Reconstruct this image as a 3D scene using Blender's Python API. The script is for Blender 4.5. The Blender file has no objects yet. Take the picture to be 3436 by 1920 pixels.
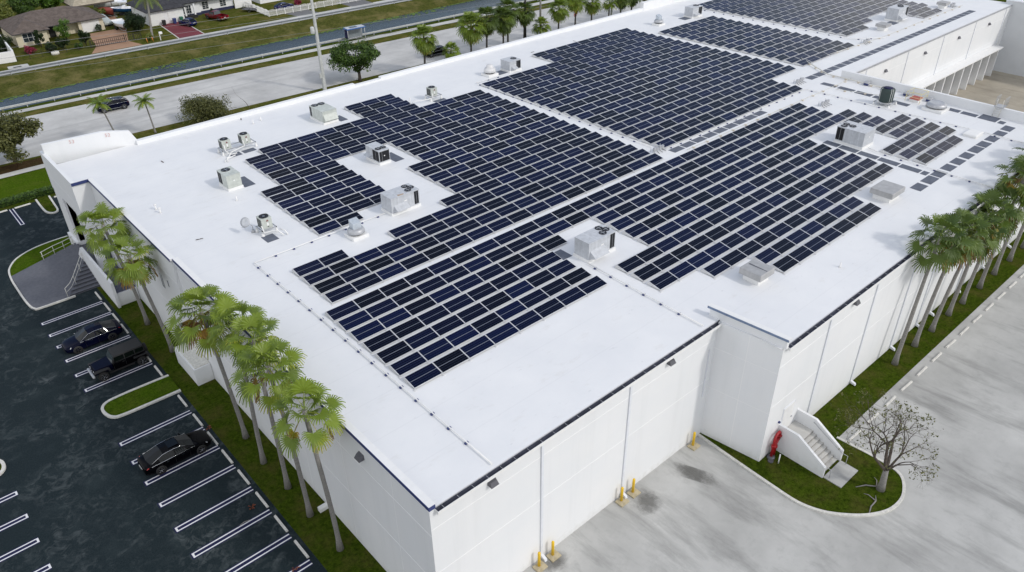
import bpy, math, random
from mathutils import Vector, Matrix, Euler
R = math.radians
C = bpy.context.scene.collection
S = bpy.context.scene
rng = random.Random(7)

# ------------------------------------------------------------------ camera, world, sun, exposure
cam_d = bpy.data.cameras.new('camera')
cam = bpy.data.objects.new('camera', cam_d); C.objects.link(cam)
cam_d.sensor_width = 36.0; cam_d.lens = 36.0 * 2587.878 / 3436.0
cam_d.clip_start = 0.5; cam_d.clip_end = 3000
cam.location = (-14.078, -22.684, 40.804)
cam.rotation_euler = (0.995941, 0.013890, -0.727606)
S.camera = cam
SUN_EL, SUN_AZ = R(37), R(157.6)
w = bpy.data.worlds.new('World'); S.world = w; w.use_nodes = True
nt = w.node_tree; bg = nt.nodes['Background']
sky = nt.nodes.new('ShaderNodeTexSky'); sky.sky_type = 'NISHITA'; sky.sun_disc = False
sky.sun_elevation = SUN_EL; sky.sun_rotation = SUN_AZ; sky.dust_density = 2.5; sky.air_density = 1.0; sky.ozone_density = 1.0
tcw = nt.nodes.new('ShaderNodeTexCoord'); nzw = nt.nodes.new('ShaderNodeTexNoise'); nzw.inputs['Scale'].default_value = 2.2; nzw.inputs['Detail'].default_value = 5; nzw.inputs['Roughness'].default_value = 0.55
sxw = nt.nodes.new('ShaderNodeSeparateXYZ'); nt.links.new(tcw.outputs['Generated'], nzw.inputs['Vector']); nt.links.new(tcw.outputs['Generated'], sxw.inputs[0])
mw = nt.nodes.new('ShaderNodeMath'); mw.operation = 'MULTIPLY_ADD'; mw.inputs[1].default_value = -0.42; mw.inputs[2].default_value = 0.36; nt.links.new(sxw.outputs[2], mw.inputs[0])
aw = nt.nodes.new('ShaderNodeMath'); aw.operation = 'ADD'; nt.links.new(nzw.outputs['Fac'], aw.inputs[0]); nt.links.new(mw.outputs[0], aw.inputs[1])
rw_ = nt.nodes.new('ShaderNodeValToRGB'); rw_.color_ramp.elements[0].position = 0.40; rw_.color_ramp.elements[1].position = 0.66; nt.links.new(aw.outputs[0], rw_.inputs[0])
mxw = nt.nodes.new('ShaderNodeMix'); mxw.data_type = 'RGBA'; mxw.inputs[7].default_value = (5.9, 6.0, 6.2, 1)   # a broken layer of thin bright cloud, thicker toward the horizon
fac = rw_.outputs[0]
for hv, c0, c1 in (((0.62, 0.38, 0.66), 0.905, 0.95), ((0.22, 0.93, 0.30), 0.80, 0.92)):        # two gaps of blue in the cloud, toward the north
    dn = nt.nodes.new('ShaderNodeVectorMath'); dn.operation = 'DOT_PRODUCT'; nt.links.new(tcw.outputs['Generated'], dn.inputs[0]); dn.inputs[1].default_value = Vector(hv).normalized()
    mr = nt.nodes.new('ShaderNodeMapRange'); mr.inputs[1].default_value = c0; mr.inputs[2].default_value = c1; mr.inputs[3].default_value = 1.0; mr.inputs[4].default_value = 0.06; nt.links.new(dn.outputs['Value'], mr.inputs[0])
    mu = nt.nodes.new('ShaderNodeMath'); mu.operation = 'MULTIPLY'; nt.links.new(fac, mu.inputs[0]); nt.links.new(mr.outputs[0], mu.inputs[1]); fac = mu.outputs[0]
nt.links.new(fac, mxw.inputs[0]); nt.links.new(sky.outputs[0], mxw.inputs[6]); nt.links.new(mxw.outputs[2], bg.inputs[0]); bg.inputs[1].default_value = 0.15
sl = bpy.data.lights.new('sun', 'SUN'); sl.energy = 1.2; sl.angle = R(4.0); sl.color = (1.0, 0.965, 0.91)
so = bpy.data.objects.new('sun', sl); C.objects.link(so)
sd = Vector((math.sin(SUN_AZ) * math.cos(SUN_EL), math.cos(SUN_AZ) * math.cos(SUN_EL), math.sin(SUN_EL)))
so.rotation_euler = sd.to_track_quat('Z', 'Y').to_euler(); so.location = (0, -60, 80)
S.view_settings.view_transform = 'Standard'; S.view_settings.look = 'None'
S.view_settings.exposure = 0.22; S.view_settings.gamma = 1.0
S.render.engine = 'CYCLES'
try:
    S.cycles.max_bounces = 6; S.cycles.use_denoising = True
except Exception: pass

# ------------------------------------------------------------------ helpers
def tag(o, label=None, cat=None, group=None, kind=None):
    if label: o['label'] = label
    if cat: o['category'] = cat
    if group: o['group'] = group
    if kind: o['kind'] = kind
    return o
def thing(name, label, cat, loc=(0, 0, 0), rz=0.0, group=None):
    o = bpy.data.objects.new(name, None); C.objects.link(o); o.empty_display_size = 0.3
    o.location = loc; o.rotation_euler = (0, 0, rz)
    return tag(o, label, cat, group)
def copy_tree(o, parent=None):
    c = o.copy(); C.objects.link(c); c.parent = parent
    for ch in list(o.children): copy_tree(ch, c)
    return c
ONES = 'zeroth first second third fourth fifth sixth seventh eighth ninth tenth eleventh twelfth thirteenth fourteenth fifteenth sixteenth seventeenth eighteenth nineteenth'.split()
TENS = {2: ('twentieth', 'twenty'), 3: ('thirtieth', 'thirty'), 4: ('fortieth', 'forty'), 5: ('fiftieth', 'fifty')}
def nth(n):
    if n < 20: return ONES[n]
    t, u = divmod(n, 10)
    return TENS[t][0] if u == 0 else TENS[t][1] + '-' + ONES[u]

class MB:
    def __init__(s): s.v = []; s.f = []; s.m = []; s.uv = []; s.sm = []
    def face(s, idx, m=0, uv=None, sm=False): s.f.append(tuple(idx)); s.m.append(m); s.uv.append(uv); s.sm.append(sm)
    def quad(s, pts, m=0, uv=None, sm=False):
        b = len(s.v); s.v += [tuple(p) for p in pts]; s.face(range(b, b + len(pts)), m, uv, sm)
    def box(s, x0, x1, y0, y1, z0, z1, m=0, rz=0, c=None):
        b = len(s.v)
        P = [(x0, y0, z0), (x1, y0, z0), (x1, y1, z0), (x0, y1, z0), (x0, y0, z1), (x1, y0, z1), (x1, y1, z1), (x0, y1, z1)]
        if rz:
            cx, cy = c or ((x0 + x1) / 2, (y0 + y1) / 2); a, d = math.cos(rz), math.sin(rz)
            P = [(cx + (x - cx) * a - (y - cy) * d, cy + (x - cx) * d + (y - cy) * a, z) for x, y, z in P]
        s.v += P
        for q in ((0, 3, 2, 1), (4, 5, 6, 7), (0, 1, 5, 4), (1, 2, 6, 5), (2, 3, 7, 6), (3, 0, 4, 7)): s.face([b + i for i in q], m)
    def hull8(s, P, m=0):
        b = len(s.v); s.v += [tuple(p) for p in P]
        for q in ((0, 3, 2, 1), (4, 5, 6, 7), (0, 1, 5, 4), (1, 2, 6, 5), (2, 3, 7, 6), (3, 0, 4, 7)): s.face([b + i for i in q], m)
    def prism(s, poly, z0, z1, m=0, mtop=None, zt=None):
        n = len(poly); b = len(s.v)
        ar = sum(poly[i][0] * poly[(i + 1) % n][1] - poly[(i + 1) % n][0] * poly[i][1] for i in range(n))
        if ar < 0: poly = poly[::-1]
        s.v += [(x, y, z0) for x, y in poly] + [(x, y, (zt(x, y) if zt else z1)) for x, y in poly]
        s.face([b + i for i in range(n)][::-1], m); s.face([b + n + i for i in range(n)], m if mtop is None else mtop)
        for i in range(n): s.face((b + i, b + (i + 1) % n, b + n + (i + 1) % n, b + n + i), m)
    def tube(s, path, r, n=8, m=0, sm=True, cap=True):
        path = [Vector(p) for p in path]
        if not hasattr(r, '__len__'): r = [r] * len(path)
        b = len(s.v); up = Vector((0, 0, 1))
        t0 = (path[1] - path[0]).normalized()
        u = t0.cross(up) if abs(t0.z) < 0.95 else t0.cross(Vector((1, 0, 0)))
        u.normalize()
        for i, p in enumerate(path):
            t = (path[min(i + 1, len(path) - 1)] - path[max(i - 1, 0)]).normalized()
            u = (u - t * u.dot(t)); u.normalize(); vv = t.cross(u)
            for k in range(n):
                a = 2 * math.pi * k / n
                s.v.append(tuple(p + (u * math.cos(a) + vv * math.sin(a)) * r[i]))
        for i in range(len(path) - 1):
            for k in range(n):
                a, c_ = b + i * n + k, b + i * n + (k + 1) % n
                s.face((a, c_, c_ + n, a + n), m, None, sm)
        if cap:
            s.face([b + k for k in range(n)][::-1], m); e = b + (len(path) - 1) * n; s.face([e + k for k in range(n)], m)
    def lathe(s, prof, c=(0, 0, 0), n=24, m=0, sm=True, axis='z', cap=True):
        b = len(s.v)
        for r, h in prof:
            for k in range(n):
                a = 2 * math.pi * k / n; x, y = r * math.cos(a), r * math.sin(a)
                s.v.append((c[0] + x, c[1] + y, c[2] + h) if axis == 'z' else (c[0] + x, c[1] + h, c[2] + y))
        for i in range(len(prof) - 1):
            for k in range(n):
                q = (b + i * n + k, b + i * n + (k + 1) % n, b + (i + 1) * n + (k + 1) % n, b + (i + 1) * n + k)
                s.face(q if axis == 'z' else q[::-1], m, None, sm)
        if not cap: return
        if prof[0][0] > 1e-4: s.face([b + k for k in range(n)][::-1], m)
        if prof[-1][0] > 1e-4:
            e = b + (len(prof) - 1) * n; s.face([e + k for k in range(n)], m)
    def build(s, name, mats, parent=None, loc=None, bevel=0, recalc=False):
        me = bpy.data.meshes.new(name); me.from_pydata(s.v, [], s.f)
        mats = mats if isinstance(mats, (list, tuple)) else [mats]
        for mm in mats: me.materials.append(mm)
        me.polygons.foreach_set('material_index', s.m); me.polygons.foreach_set('use_smooth', s.sm)
        if any(u is not None for u in s.uv):
            L = me.uv_layers.new(name='UVMap'); k = 0
            for f, u in zip(s.f, s.uv):
                for i in range(len(f)):
                    if u is not None: L.data[k].uv = u[i]
                    k += 1
        me.update()
        o = bpy.data.objects.new(name, me); C.objects.link(o)
        if parent is not None: o.parent = parent
        if loc is not None: o.location = loc
        if bevel:
            bv = o.modifiers.new('bevel', 'BEVEL'); bv.width = bevel; bv.segments = 2; bv.limit_method = 'ANGLE'; bv.angle_limit = R(40)
        return o

# ------------------------------------------------------------------ materials
class N:
    def __init__(s, name):
        s.mat = bpy.data.materials.new(name); s.mat.use_nodes = True; s.t = s.mat.node_tree
        s.p = s.t.nodes['Principled BSDF']
        s.tc = s.t.nodes.new('ShaderNodeTexCoord')
    def n(s, typ, **k):
        x = s.t.nodes.new(typ)
        for a, b in k.items(): setattr(x, a, b)
        return x
    def l(s, a, b): s.t.links.new(a, b)
    def noise(s, scale, detail=4, rough=0.55, coord='Object', stretch=None, dist=0.0):
        x = s.n('ShaderNodeTexNoise'); x.inputs['Scale'].default_value = scale; x.inputs['Detail'].default_value = detail
        x.inputs['Roughness'].default_value = rough; x.inputs['Distortion'].default_value = dist
        src = s.tc.outputs[coord]
        if stretch:
            mp = s.n('ShaderNodeMapping'); mp.inputs['Scale'].default_value = stretch[:3]
            if len(stretch) > 3: mp.inputs['Rotation'].default_value = (0, 0, stretch[3])
            s.l(src, mp.inputs[0]); src = mp.outputs[0]
        s.l(src, x.inputs['Vector']); return x.outputs['Fac']
    def ramp(s, fac, stops):
        x = s.n('ShaderNodeValToRGB'); e = x.color_ramp.elements
        while len(e) < len(stops): e.new(0.5)
        for k, (p, c) in enumerate(stops):
            e[k].position = p; e[k].color = (c[0], c[1], c[2], 1) if hasattr(c, '__len__') else (c, c, c, 1)
        s.l(fac, x.inputs[0]); return x.outputs[0]
    def mix(s, fac, a, b, mode='MIX'):
        x = s.n('ShaderNodeMix'); x.data_type = 'RGBA'; x.blend_type = mode
        for v, i in ((fac, 0), (a, 6), (b, 7)):
            if hasattr(v, 'node'): s.l(v, x.inputs[i])
            elif i == 0: x.inputs[0].default_value = v
            else: x.inputs[i].default_value = (v[0], v[1], v[2], 1)
        return x.outputs[2]
    def math(s, op, a, b=None):
        x = s.n('ShaderNodeMath', operation=op)
        for v, i in ((a, 0), (b, 1)):
            if v is None: continue
            if hasattr(v, 'node'): s.l(v, x.inputs[i])
            else: x.inputs[i].default_value = v
        return x.outputs[0]
    def bump(s, h, strength=0.3, dist=0.02):
        x = s.n('ShaderNodeBump'); x.inputs['Strength'].default_value = strength; x.inputs['Distance'].default_value = dist
        s.l(h, x.inputs['Height']); s.l(x.outputs[0], s.p.inputs['Normal'])
    def fin(s, col=None, rough=0.6, metal=0.0, spec=0.5):
        if col is not None:
            if hasattr(col, 'node'): s.l(col, s.p.inputs['Base Color'])
            else: s.p.inputs['Base Color'].default_value = (*col, 1)
        if hasattr(rough, 'node'): s.l(rough, s.p.inputs['Roughness'])
        else: s.p.inputs['Roughness'].default_value = rough
        s.p.inputs['Metallic'].default_value = metal; s.p.inputs['Specular IOR Level'].default_value = spec
        return s.mat
def plain(name, col, rough=0.5, metal=0.0, spec=0.5, var=0.12, scale=3.0):
    m = N(name); f = m.noise(scale, 3)
    c = m.ramp(f, [(0.3, [x * (1 - var) for x in col]), (0.7, [min(1, x * (1 + var)) for x in col])])
    return m.fin(c, rough, metal, spec)

def mk_roof():
    m = N('roof membrane')
    a = m.noise(0.35, 5, 0.6); c = m.ramp(a, [(0.3, (0.74, 0.75, 0.765)), (0.75, (0.80, 0.805, 0.81))])
    s1 = m.noise(0.55, 6, 0.7, stretch=(1.0, 2.2, 1.0, 0.5)); k = m.ramp(s1, [(0.58, 0.0), (0.76, 1.0)])
    c = m.mix(m.math('MULTIPLY', k, 0.24), c, (0.50, 0.47, 0.42))
    s2 = m.noise(1.3, 5, 0.7, stretch=(1.0, 2.5, 1.0, 0.6)); k2 = m.ramp(s2, [(0.64, 0.0), (0.78, 1.0)])
    c = m.mix(m.math('MULTIPLY', k2, 0.38), c, (0.38, 0.38, 0.40))
    # faint seams between membrane sheets
    wv = m.n('ShaderNodeTexWave', wave_type='BANDS', bands_direction='Y'); wv.inputs['Scale'].default_value = 0.105
    m.l(m.tc.outputs['Object'], wv.inputs[0]); sm = m.ramp(wv.outputs['Fac'], [(0.0, 1.0), (0.0007, 0.0)])
    c = m.mix(m.math('MULTIPLY', sm, 0.10), c, (0.5, 0.5, 0.52))
    m.bump(m.noise(5, 4), 0.12, 0.02)
    return m.fin(c, 0.55, 0, 0.35)
def mk_wall():
    m = N('white painted concrete')
    a = m.noise(0.25, 4, 0.6); c = m.ramp(a, [(0.3, (0.76, 0.775, 0.79)), (0.7, (0.80, 0.805, 0.81))])
    st = m.noise(1.1, 6, 0.7, stretch=(1.0, 1.0, 0.06)); k = m.ramp(st, [(0.50, 0.0), (0.80, 1.0)])
    c = m.mix(m.math('MULTIPLY', k, 0.17), c, (0.52, 0.53, 0.53))
    # grime low down
    sx = m.n('ShaderNodeSeparateXYZ'); m.l(m.tc.outputs['Object'], sx.inputs[0])
    low = m.ramp(m.math('ADD', m.math('MULTIPLY', sx.outputs[2], 0.5), m.noise(2.5, 4)), [(0.45, 1.0), (0.8, 0.0)])
    c = m.mix(m.math('MULTIPLY', low, 0.25), c, (0.45, 0.43, 0.38))
    m.bump(m.noise(12, 3), 0.1, 0.01)
    return m.fin(c, 0.6, 0, 0.3)
def mk_asphalt():
    m = N('sealed asphalt')
    a = m.noise(9, 6, 0.85); c = m.ramp(a, [(0.32, (0.0060, 0.0115, 0.0150)), (0.70, (0.025, 0.038, 0.043))])
    sp = m.noise(16, 3, 0.8); c = m.mix(m.ramp(sp, [(0.60, 0.0), (0.78, 0.55)]), c, (0.09, 0.105, 0.11))
    b = m.noise(0.22, 6, 0.62, dist=0.6); k = m.ramp(b, [(0.44, 0.0), (0.66, 1.0)])
    d = m.noise(1.2, 6, 0.7, dist=1.0); k2 = m.ramp(d, [(0.47, 0.0), (0.68, 1.0)])
    c = m.mix(m.math('MULTIPLY', m.math('MULTIPLY', k, k2), 0.52), c, (0.17, 0.19, 0.195))
    e = m.noise(0.5, 5, 0.6, dist=0.4); k3 = m.ramp(e, [(0.52, 0.0), (0.72, 1.0)])
    c = m.mix(m.math('MULTIPLY', k3, 0.22), c, (0.060, 0.078, 0.082))
    m.bump(m.noise(80, 2), 0.35, 0.01)
    return m.fin(c, 0.9, 0, 0.12)
def mk_concrete(name='weathered concrete', base=(0.45, 0.45, 0.435), dark=(0.12, 0.12, 0.115), amount=0.8, st=(2.2, 0.5, 1, 0.42)):
    m = N(name)
    a = m.noise(0.18, 6, 0.6); c = m.ramp(a, [(0.3, [x * 0.82 for x in base]), (0.7, [x * 1.18 for x in base])])
    st = m.noise(0.20, 8, 0.70, stretch=st, dist=0.25); k = m.ramp(st, [(0.50, 0.0), (0.74, 1.0)])
    c = m.mix(m.math('MULTIPLY', k, amount * 0.75), c, dark)
    s2 = m.noise(0.7, 8, 0.8); k2 = m.ramp(s2, [(0.52, 0.0), (0.75, 1.0)]); c = m.mix(m.math('MULTIPLY', k2, amount * 0.45), c, [x * 0.5 for x in base])
    sp = m.noise(5, 6, 0.85); c = m.mix(m.ramp(sp, [(0.58, 0.0), (0.8, 0.45)]), c, [x * 0.45 for x in base])
    m.bump(m.noise(25, 3), 0.2, 0.01)
    return m.fin(c, 0.8, 0, 0.3)
def mk_grass(name='lawn', lo=(0.012, 0.024, 0.003), hi=(0.072, 0.108, 0.010), dry=(0.125, 0.092, 0.035), amt=0.4, s=1.0):
    m = N(name)
    a = m.noise(3.5 * s, 8, 0.8); c = m.ramp(a, [(0.33, lo), (0.64, hi)])
    b = m.noise(0.5 * s, 5, 0.65); c = m.mix(m.math('MULTIPLY', m.ramp(b, [(0.45, 0.0), (0.66, 1.0)]), amt), c, dry)
    d = m.noise(14 * s, 4, 0.8); c = m.mix(m.ramp(d, [(0.58, 0.0), (0.76, 0.6)]), c, [x * 1.7 for x in hi])
    e = m.noise(11 * s, 3, 0.7); c = m.mix(m.ramp(e, [(0.28, 0.75), (0.44, 0.0)]), c, [x * 0.35 for x in lo])
    m.bump(m.noise(45 * s, 4, 0.7), 0.9, 0.06)
    return m.fin(c, 1.0, 0, 0.0)
def mk_leaf(name, lo, hi, rough=0.5, trans=0.25, attr=False):
    m = N(name)
    if attr:
        at = m.n('ShaderNodeAttribute'); at.attribute_name = 'tint'; f = at.outputs['Fac']
        c = m.ramp(f, [(0.0, lo), (0.55, hi), (0.75, (hi[0] * 2.0, hi[1] * 1.25, hi[2])), (0.88, (0.36, 0.20, 0.03)), (1.0, (0.22, 0.13, 0.05))])
    else:
        g = m.n('ShaderNodeNewGeometry'); f = g.outputs['Random Per Island']
        c = m.ramp(f, [(0.0, lo), (1.0, hi)])
    m.fin(c, rough, 0, 0.4)
    tr = m.n('ShaderNodeBsdfTranslucent'); m.l(c, tr.inputs[0]); mx = m.n('ShaderNodeMixShader'); mx.inputs[0].default_value = trans
    m.l(m.p.outputs[0], mx.inputs[1]); m.l(tr.outputs[0], mx.inputs[2]); m.l(mx.outputs[0], m.t.nodes['Material Output'].inputs[0])
    return m.mat
def mk_panel():
    m = N('photovoltaic glass')
    uv = m.n('ShaderNodeSeparateXYZ'); m.l(m.tc.outputs['UV'], uv.inputs[0])
    fu = m.math('FRACT', m.math('MULTIPLY', uv.outputs[0], 12.0)); fv = m.math('FRACT', m.math('MULTIPLY', uv.outputs[1], 6.0))
    du = m.math('ABSOLUTE', m.math('SUBTRACT', fu, 0.5)); dv = m.math('ABSOLUTE', m.math('SUBTRACT', fv, 0.5))
    lv = m.math('GREATER_THAN', dv, 0.455); lu = m.math('MULTIPLY', m.math('GREATER_THAN', du, 0.465), 0.25)
    cen = m.math('LESS_THAN', m.math('ABSOLUTE', m.math('SUBTRACT', uv.outputs[1], 0.5)), 0.016)
    g = m.n('ShaderNodeNewGeometry'); oi = m.n('ShaderNodeObjectInfo')
    rnd = m.math('FRACT', m.math('ADD', g.outputs['Random Per Island'], oi.outputs['Random']))
    base = m.ramp(rnd, [(0.0, (0.0008, 0.0010, 0.0030)), (0.5, (0.0011, 0.0022, 0.0140)), (1.0, (0.0016, 0.0042, 0.0300))])
    k = m.math('MAXIMUM', m.math('MULTIPLY', lv, 0.22), m.math('MULTIPLY', lu, 0.3))
    c = m.mix(k, base, (0.13, 0.16, 0.26)); c = m.mix(m.math('MULTIPLY', cen, 0.6), c, (0.34, 0.37, 0.44))
    return m.fin(c, m.math('ADD', 0.05, m.math('MULTIPLY', rnd, 0.05)), 0, 0.20)
def mk_water():
    m = N('canal water')
    a = m.noise(0.5, 4, 0.6); c = m.ramp(a, [(0.35, (0.006, 0.010, 0.012)), (0.7, (0.012, 0.020, 0.022))])
    m.bump(m.noise(1.1, 4, 0.65, stretch=(0.8, 2.0, 1.0)), 0.6, 0.10)
    return m.fin(c, m.ramp(m.noise(0.12, 4, 0.6, stretch=(0.5, 2.0, 1.0)), [(0.35, 0.03), (0.7, 0.22)]), 0, 0.34)
def mk_tiles(name, c0, c1, sx=0.0, sy=3.0):
    m = N(name)
    a = m.noise(1.2, 5, 0.7); c = m.ramp(a, [(0.3, c0), (0.7, c1)])
    wv = m.n('ShaderNodeTexWave', wave_type='BANDS', bands_direction='Y'); wv.inputs['Scale'].default_value = sy; wv.inputs['Distortion'].default_value = 1.0
    m.l(m.tc.outputs['Object'], wv.inputs[0])
    c = m.mix(m.math('MULTIPLY', m.ramp(wv.outputs['Fac'], [(0.2, 1.0), (0.6, 0.0)]), 0.35), c, [x * 0.4 for x in c0])
    m.bump(wv.outputs['Fac'], 0.5, 0.05)
    return m.fin(c, 0.85, 0, 0.2)
def mk_bark(name, c0, c1, s=4):
    m = N(name); a = m.noise(s, 5, 0.75, stretch=(1, 1, 2.5)); c = m.ramp(a, [(0.3, c0), (0.7, c1)])
    m.bump(a, 0.6, 0.04); return m.fin(c, 0.9, 0, 0.15)

M = dict(
    roof=mk_roof(), wall=mk_wall(), asphalt=mk_asphalt(), concrete=mk_concrete(), road=mk_concrete('grey road paving', (0.50, 0.495, 0.48), (0.27, 0.27, 0.27), 0.75, (0.06, 2.2, 1, -0.055)),
    tan=mk_concrete('tan dock paving', (0.40, 0.36, 0.29), (0.15, 0.13, 0.10), 0.7), path=mk_concrete('pavement', (0.50, 0.50, 0.48), (0.30, 0.30, 0.29), 0.5),
    grass=mk_grass(), grass_dry=mk_grass('verge grass', (0.035, 0.046, 0.009), (0.105, 0.118, 0.022), (0.19, 0.15, 0.06), 0.6, 0.8),
    bank=mk_grass('bank weeds', (0.030, 0.040, 0.010), (0.110, 0.115, 0.030), (0.23, 0.19, 0.085), 0.55, 0.55),
    lawn=mk_grass('bright lawn', (0.028, 0.058, 0.005), (0.085, 0.145, 0.010), (0.13, 0.13, 0.03), 0.25, 1.2),
    mulch=mk_grass('leaf litter', (0.030, 0.018, 0.010), (0.10, 0.065, 0.035), (0.05, 0.05, 0.02), 0.5, 1.0),
    water=mk_water(), panel=mk_panel(), frame=plain('anodised aluminium', (0.66, 0.67, 0.69), 0.45, 0.15, 0.5), galv=plain('galvanised steel', (0.46, 0.47, 0.49), 0.45, 0.35),
    deflector=plain('pale steel deflector', (0.66, 0.66, 0.66), 0.5, 0.1), beige=plain('pale green-grey enamel', (0.50, 0.53, 0.49), 0.45), acgrey=plain('light grey enamel', (0.50, 0.52, 0.55), 0.45),
    coil=plain('dark coil fins', (0.012, 0.013, 0.016), 0.6, 0, 0.3, 0.3, 20), fan=plain('dark fan well', (0.010, 0.012, 0.02), 0.6), steelblade=plain('fan blade', (0.20, 0.22, 0.25), 0.4, 0.6),
    white=plain('white paint', (0.80, 0.80, 0.79), 0.5, 0, 0.4, 0.03), dirtywhite=plain('aged white paint', (0.66, 0.65, 0.60), 0.7, 0, 0.3, 0.16, 6.0), blue_trim=plain('slate blue metal', (0.035, 0.05, 0.16), 0.45, 0, 0.4),
    gutter=plain('gutter lining', (0.055, 0.06, 0.085), 0.6, 0, 0.3, 0.4, 2.0), pad=plain('grey walkway pad', (0.12, 0.135, 0.17), 0.8, 0, 0.3, 0.15, 2.0), line=plain('white line paint', (0.74, 0.74, 0.76), 0.6, 0, 0.3, 0.06, 8),
    navy=plain('matt navy', (0.010, 0.012, 0.055), 0.7, 0, 0.3), curb=plain('whitewashed kerb', (0.62, 0.61, 0.57), 0.75, 0, 0.3, 0.14, 5.0), yellow=plain('yellow paint', (0.78, 0.50, 0.02), 0.45, 0, 0.5, 0.06),
    red=plain('red paint', (0.33, 0.008, 0.012), 0.4, 0, 0.5, 0.15), fixture=plain('bronze grey fixture', (0.10, 0.10, 0.115), 0.45), greytex=plain('grey painted concrete', (0.12, 0.125, 0.145), 0.75, 0, 0.3, 0.12, 4.0),
    step_dark=plain('step nosing', (0.035, 0.037, 0.045), 0.7), seam=plain('wall joint sealant', (0.86, 0.86, 0.86), 0.6, 0, 0.3, 0.02), seam_grey=plain('downspout paint', (0.73, 0.75, 0.79), 0.5, 0, 0.4, 0.04),
    bark=mk_bark('bark', (0.05, 0.04, 0.035), (0.14, 0.12, 0.10)), palmtrunk=mk_bark('palm trunk', (0.16, 0.155, 0.15), (0.33, 0.315, 0.29), 6), darktrunk=mk_bark('dark palm trunk', (0.05, 0.05, 0.05), (0.12, 0.11, 0.10), 6),
    palm=mk_leaf('fan palm leaf', (0.060, 0.110, 0.012), (0.22, 0.30, 0.030), 0.42, 0.22, True), palmdark=mk_leaf('dark fan palm leaf', (0.028, 0.060, 0.010), (0.125, 0.185, 0.024), 0.45, 0.18, True),
    leaf=mk_leaf('broad leaf', (0.025, 0.058, 0.011), (0.110, 0.190, 0.028)), leafdark=mk_leaf('dark leaf', (0.008, 0.020, 0.006), (0.035, 0.065, 0.014)), leafolive=mk_leaf('olive leaf', (0.050, 0.062, 0.016), (0.170, 0.172, 0.050)),
    leafbright=mk_leaf('bright leaf', (0.04, 0.10, 0.010), (0.14, 0.26, 0.03)), leafred=mk_leaf('red leaf', (0.16, 0.015, 0.03), (0.38, 0.04, 0.09)), leafgrey=mk_leaf('grey leaf', (0.05, 0.07, 0.05), (0.15, 0.19, 0.13)), leafyellow=mk_leaf('yellow green leaf', (0.07, 0.10, 0.012), (0.22, 0.24, 0.05)),
    black=plain('black car paint', (0.002, 0.002, 0.003), 0.03, 0, 0.11, 0.05), navycar=plain('blue black car paint', (0.002, 0.003, 0.014), 0.03, 0, 0.11, 0.05), bluecar=plain('dark blue car paint', (0.005, 0.010, 0.075), 0.12, 0, 0.25), redcar=plain('dark red car paint', (0.13, 0.006, 0.012), 0.15),
    glass=plain('car glass', (0.004, 0.006, 0.007), 0.03, 0, 0.3), glasslight=plain('pale car glass', (0.05, 0.065, 0.07), 0.04, 0, 0.7), tyre=plain('tyre rubber', (0.012, 0.012, 0.012), 0.8), chrome=plain('chrome', (0.72, 0.73, 0.75), 0.15, 1.0), rim=plain('alloy rim', (0.45, 0.46, 0.48), 0.25, 0.8), rimdark=plain('dark alloy rim', (0.06, 0.06, 0.065), 0.3, 0.6),
    lamp=plain('headlight lens', (0.75, 0.76, 0.78), 0.1), taillight=plain('tail light', (0.45, 0.01, 0.015), 0.15), plate=plain('licence plate', (0.6, 0.6, 0.58), 0.4), trimblack=plain('black plastic', (0.015, 0.015, 0.016), 0.7),
    tiles=mk_tiles('brown roof tiles', (0.095, 0.075, 0.066), (0.20, 0.165, 0.145), sy=2.2), shingle=mk_tiles('charcoal shingles', (0.030, 0.031, 0.036), (0.085, 0.085, 0.095), sy=2.8), thatch=mk_tiles('straw thatch', (0.30, 0.26, 0.20), (0.55, 0.49, 0.38), sy=1.0),
    cream=plain('cream stucco', (0.66, 0.60, 0.46), 0.8, 0, 0.2, 0.05), stucco=plain('white stucco', (0.78, 0.79, 0.80), 0.8, 0, 0.2, 0.04), winglass=plain('window glass', (0.03, 0.04, 0.05), 0.08), paver=mk_concrete('orange brown pavers', (0.36, 0.22, 0.14), (0.22, 0.13, 0.09), 0.5), redpave=mk_concrete('red painted drive', (0.17, 0.035, 0.045), (0.09, 0.03, 0.035), 0.6),
    greypave=mk_concrete('grey driveway', (0.16, 0.16, 0.165), (0.09, 0.09, 0.09), 0.5), tankgreen=plain('dark green tank', (0.025, 0.045, 0.042), 0.5), canvas=plain('grey car cover', (0.42, 0.46, 0.45), 0.6), hullblue=plain('blue hull', (0.02, 0.10, 0.24), 0.25), hullred=plain('red cover', (0.26, 0.05, 0.035), 0.6), gel=plain('white gelcoat', (0.80, 0.81, 0.83), 0.25),
    dark=plain('black dock panel', (0.010, 0.010, 0.012), 0.9), rail=plain('rail steel', (0.40, 0.41, 0.42), 0.4, 0.4), pole=plain('pale concrete pole', (0.52, 0.53, 0.53), 0.8), darkpole=plain('dark timber pole', (0.035, 0.033, 0.035), 0.9), wire=plain('overhead wire', (0.28, 0.29, 0.30), 0.5), bluepaint=plain('blue paint', (0.04, 0.14, 0.42), 0.4), rust=plain("dried palm litter", (0.20, 0.06, 0.03), 0.8), orange=plain('orange paint', (0.7, 0.25, 0.05), 0.5), redmark=plain('faded red marking', (0.62, 0.40, 0.38), 0.7), greenbin=plain('green bin plastic', (0.02, 0.13, 0.08), 0.5), windowgrey=plain('dim window', (0.12, 0.15, 0.18), 0.1), lily=plain('lily pads', (0.10, 0.16, 0.02), 0.6, 0, 0.3, 0.4, 3.0),
)
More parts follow.
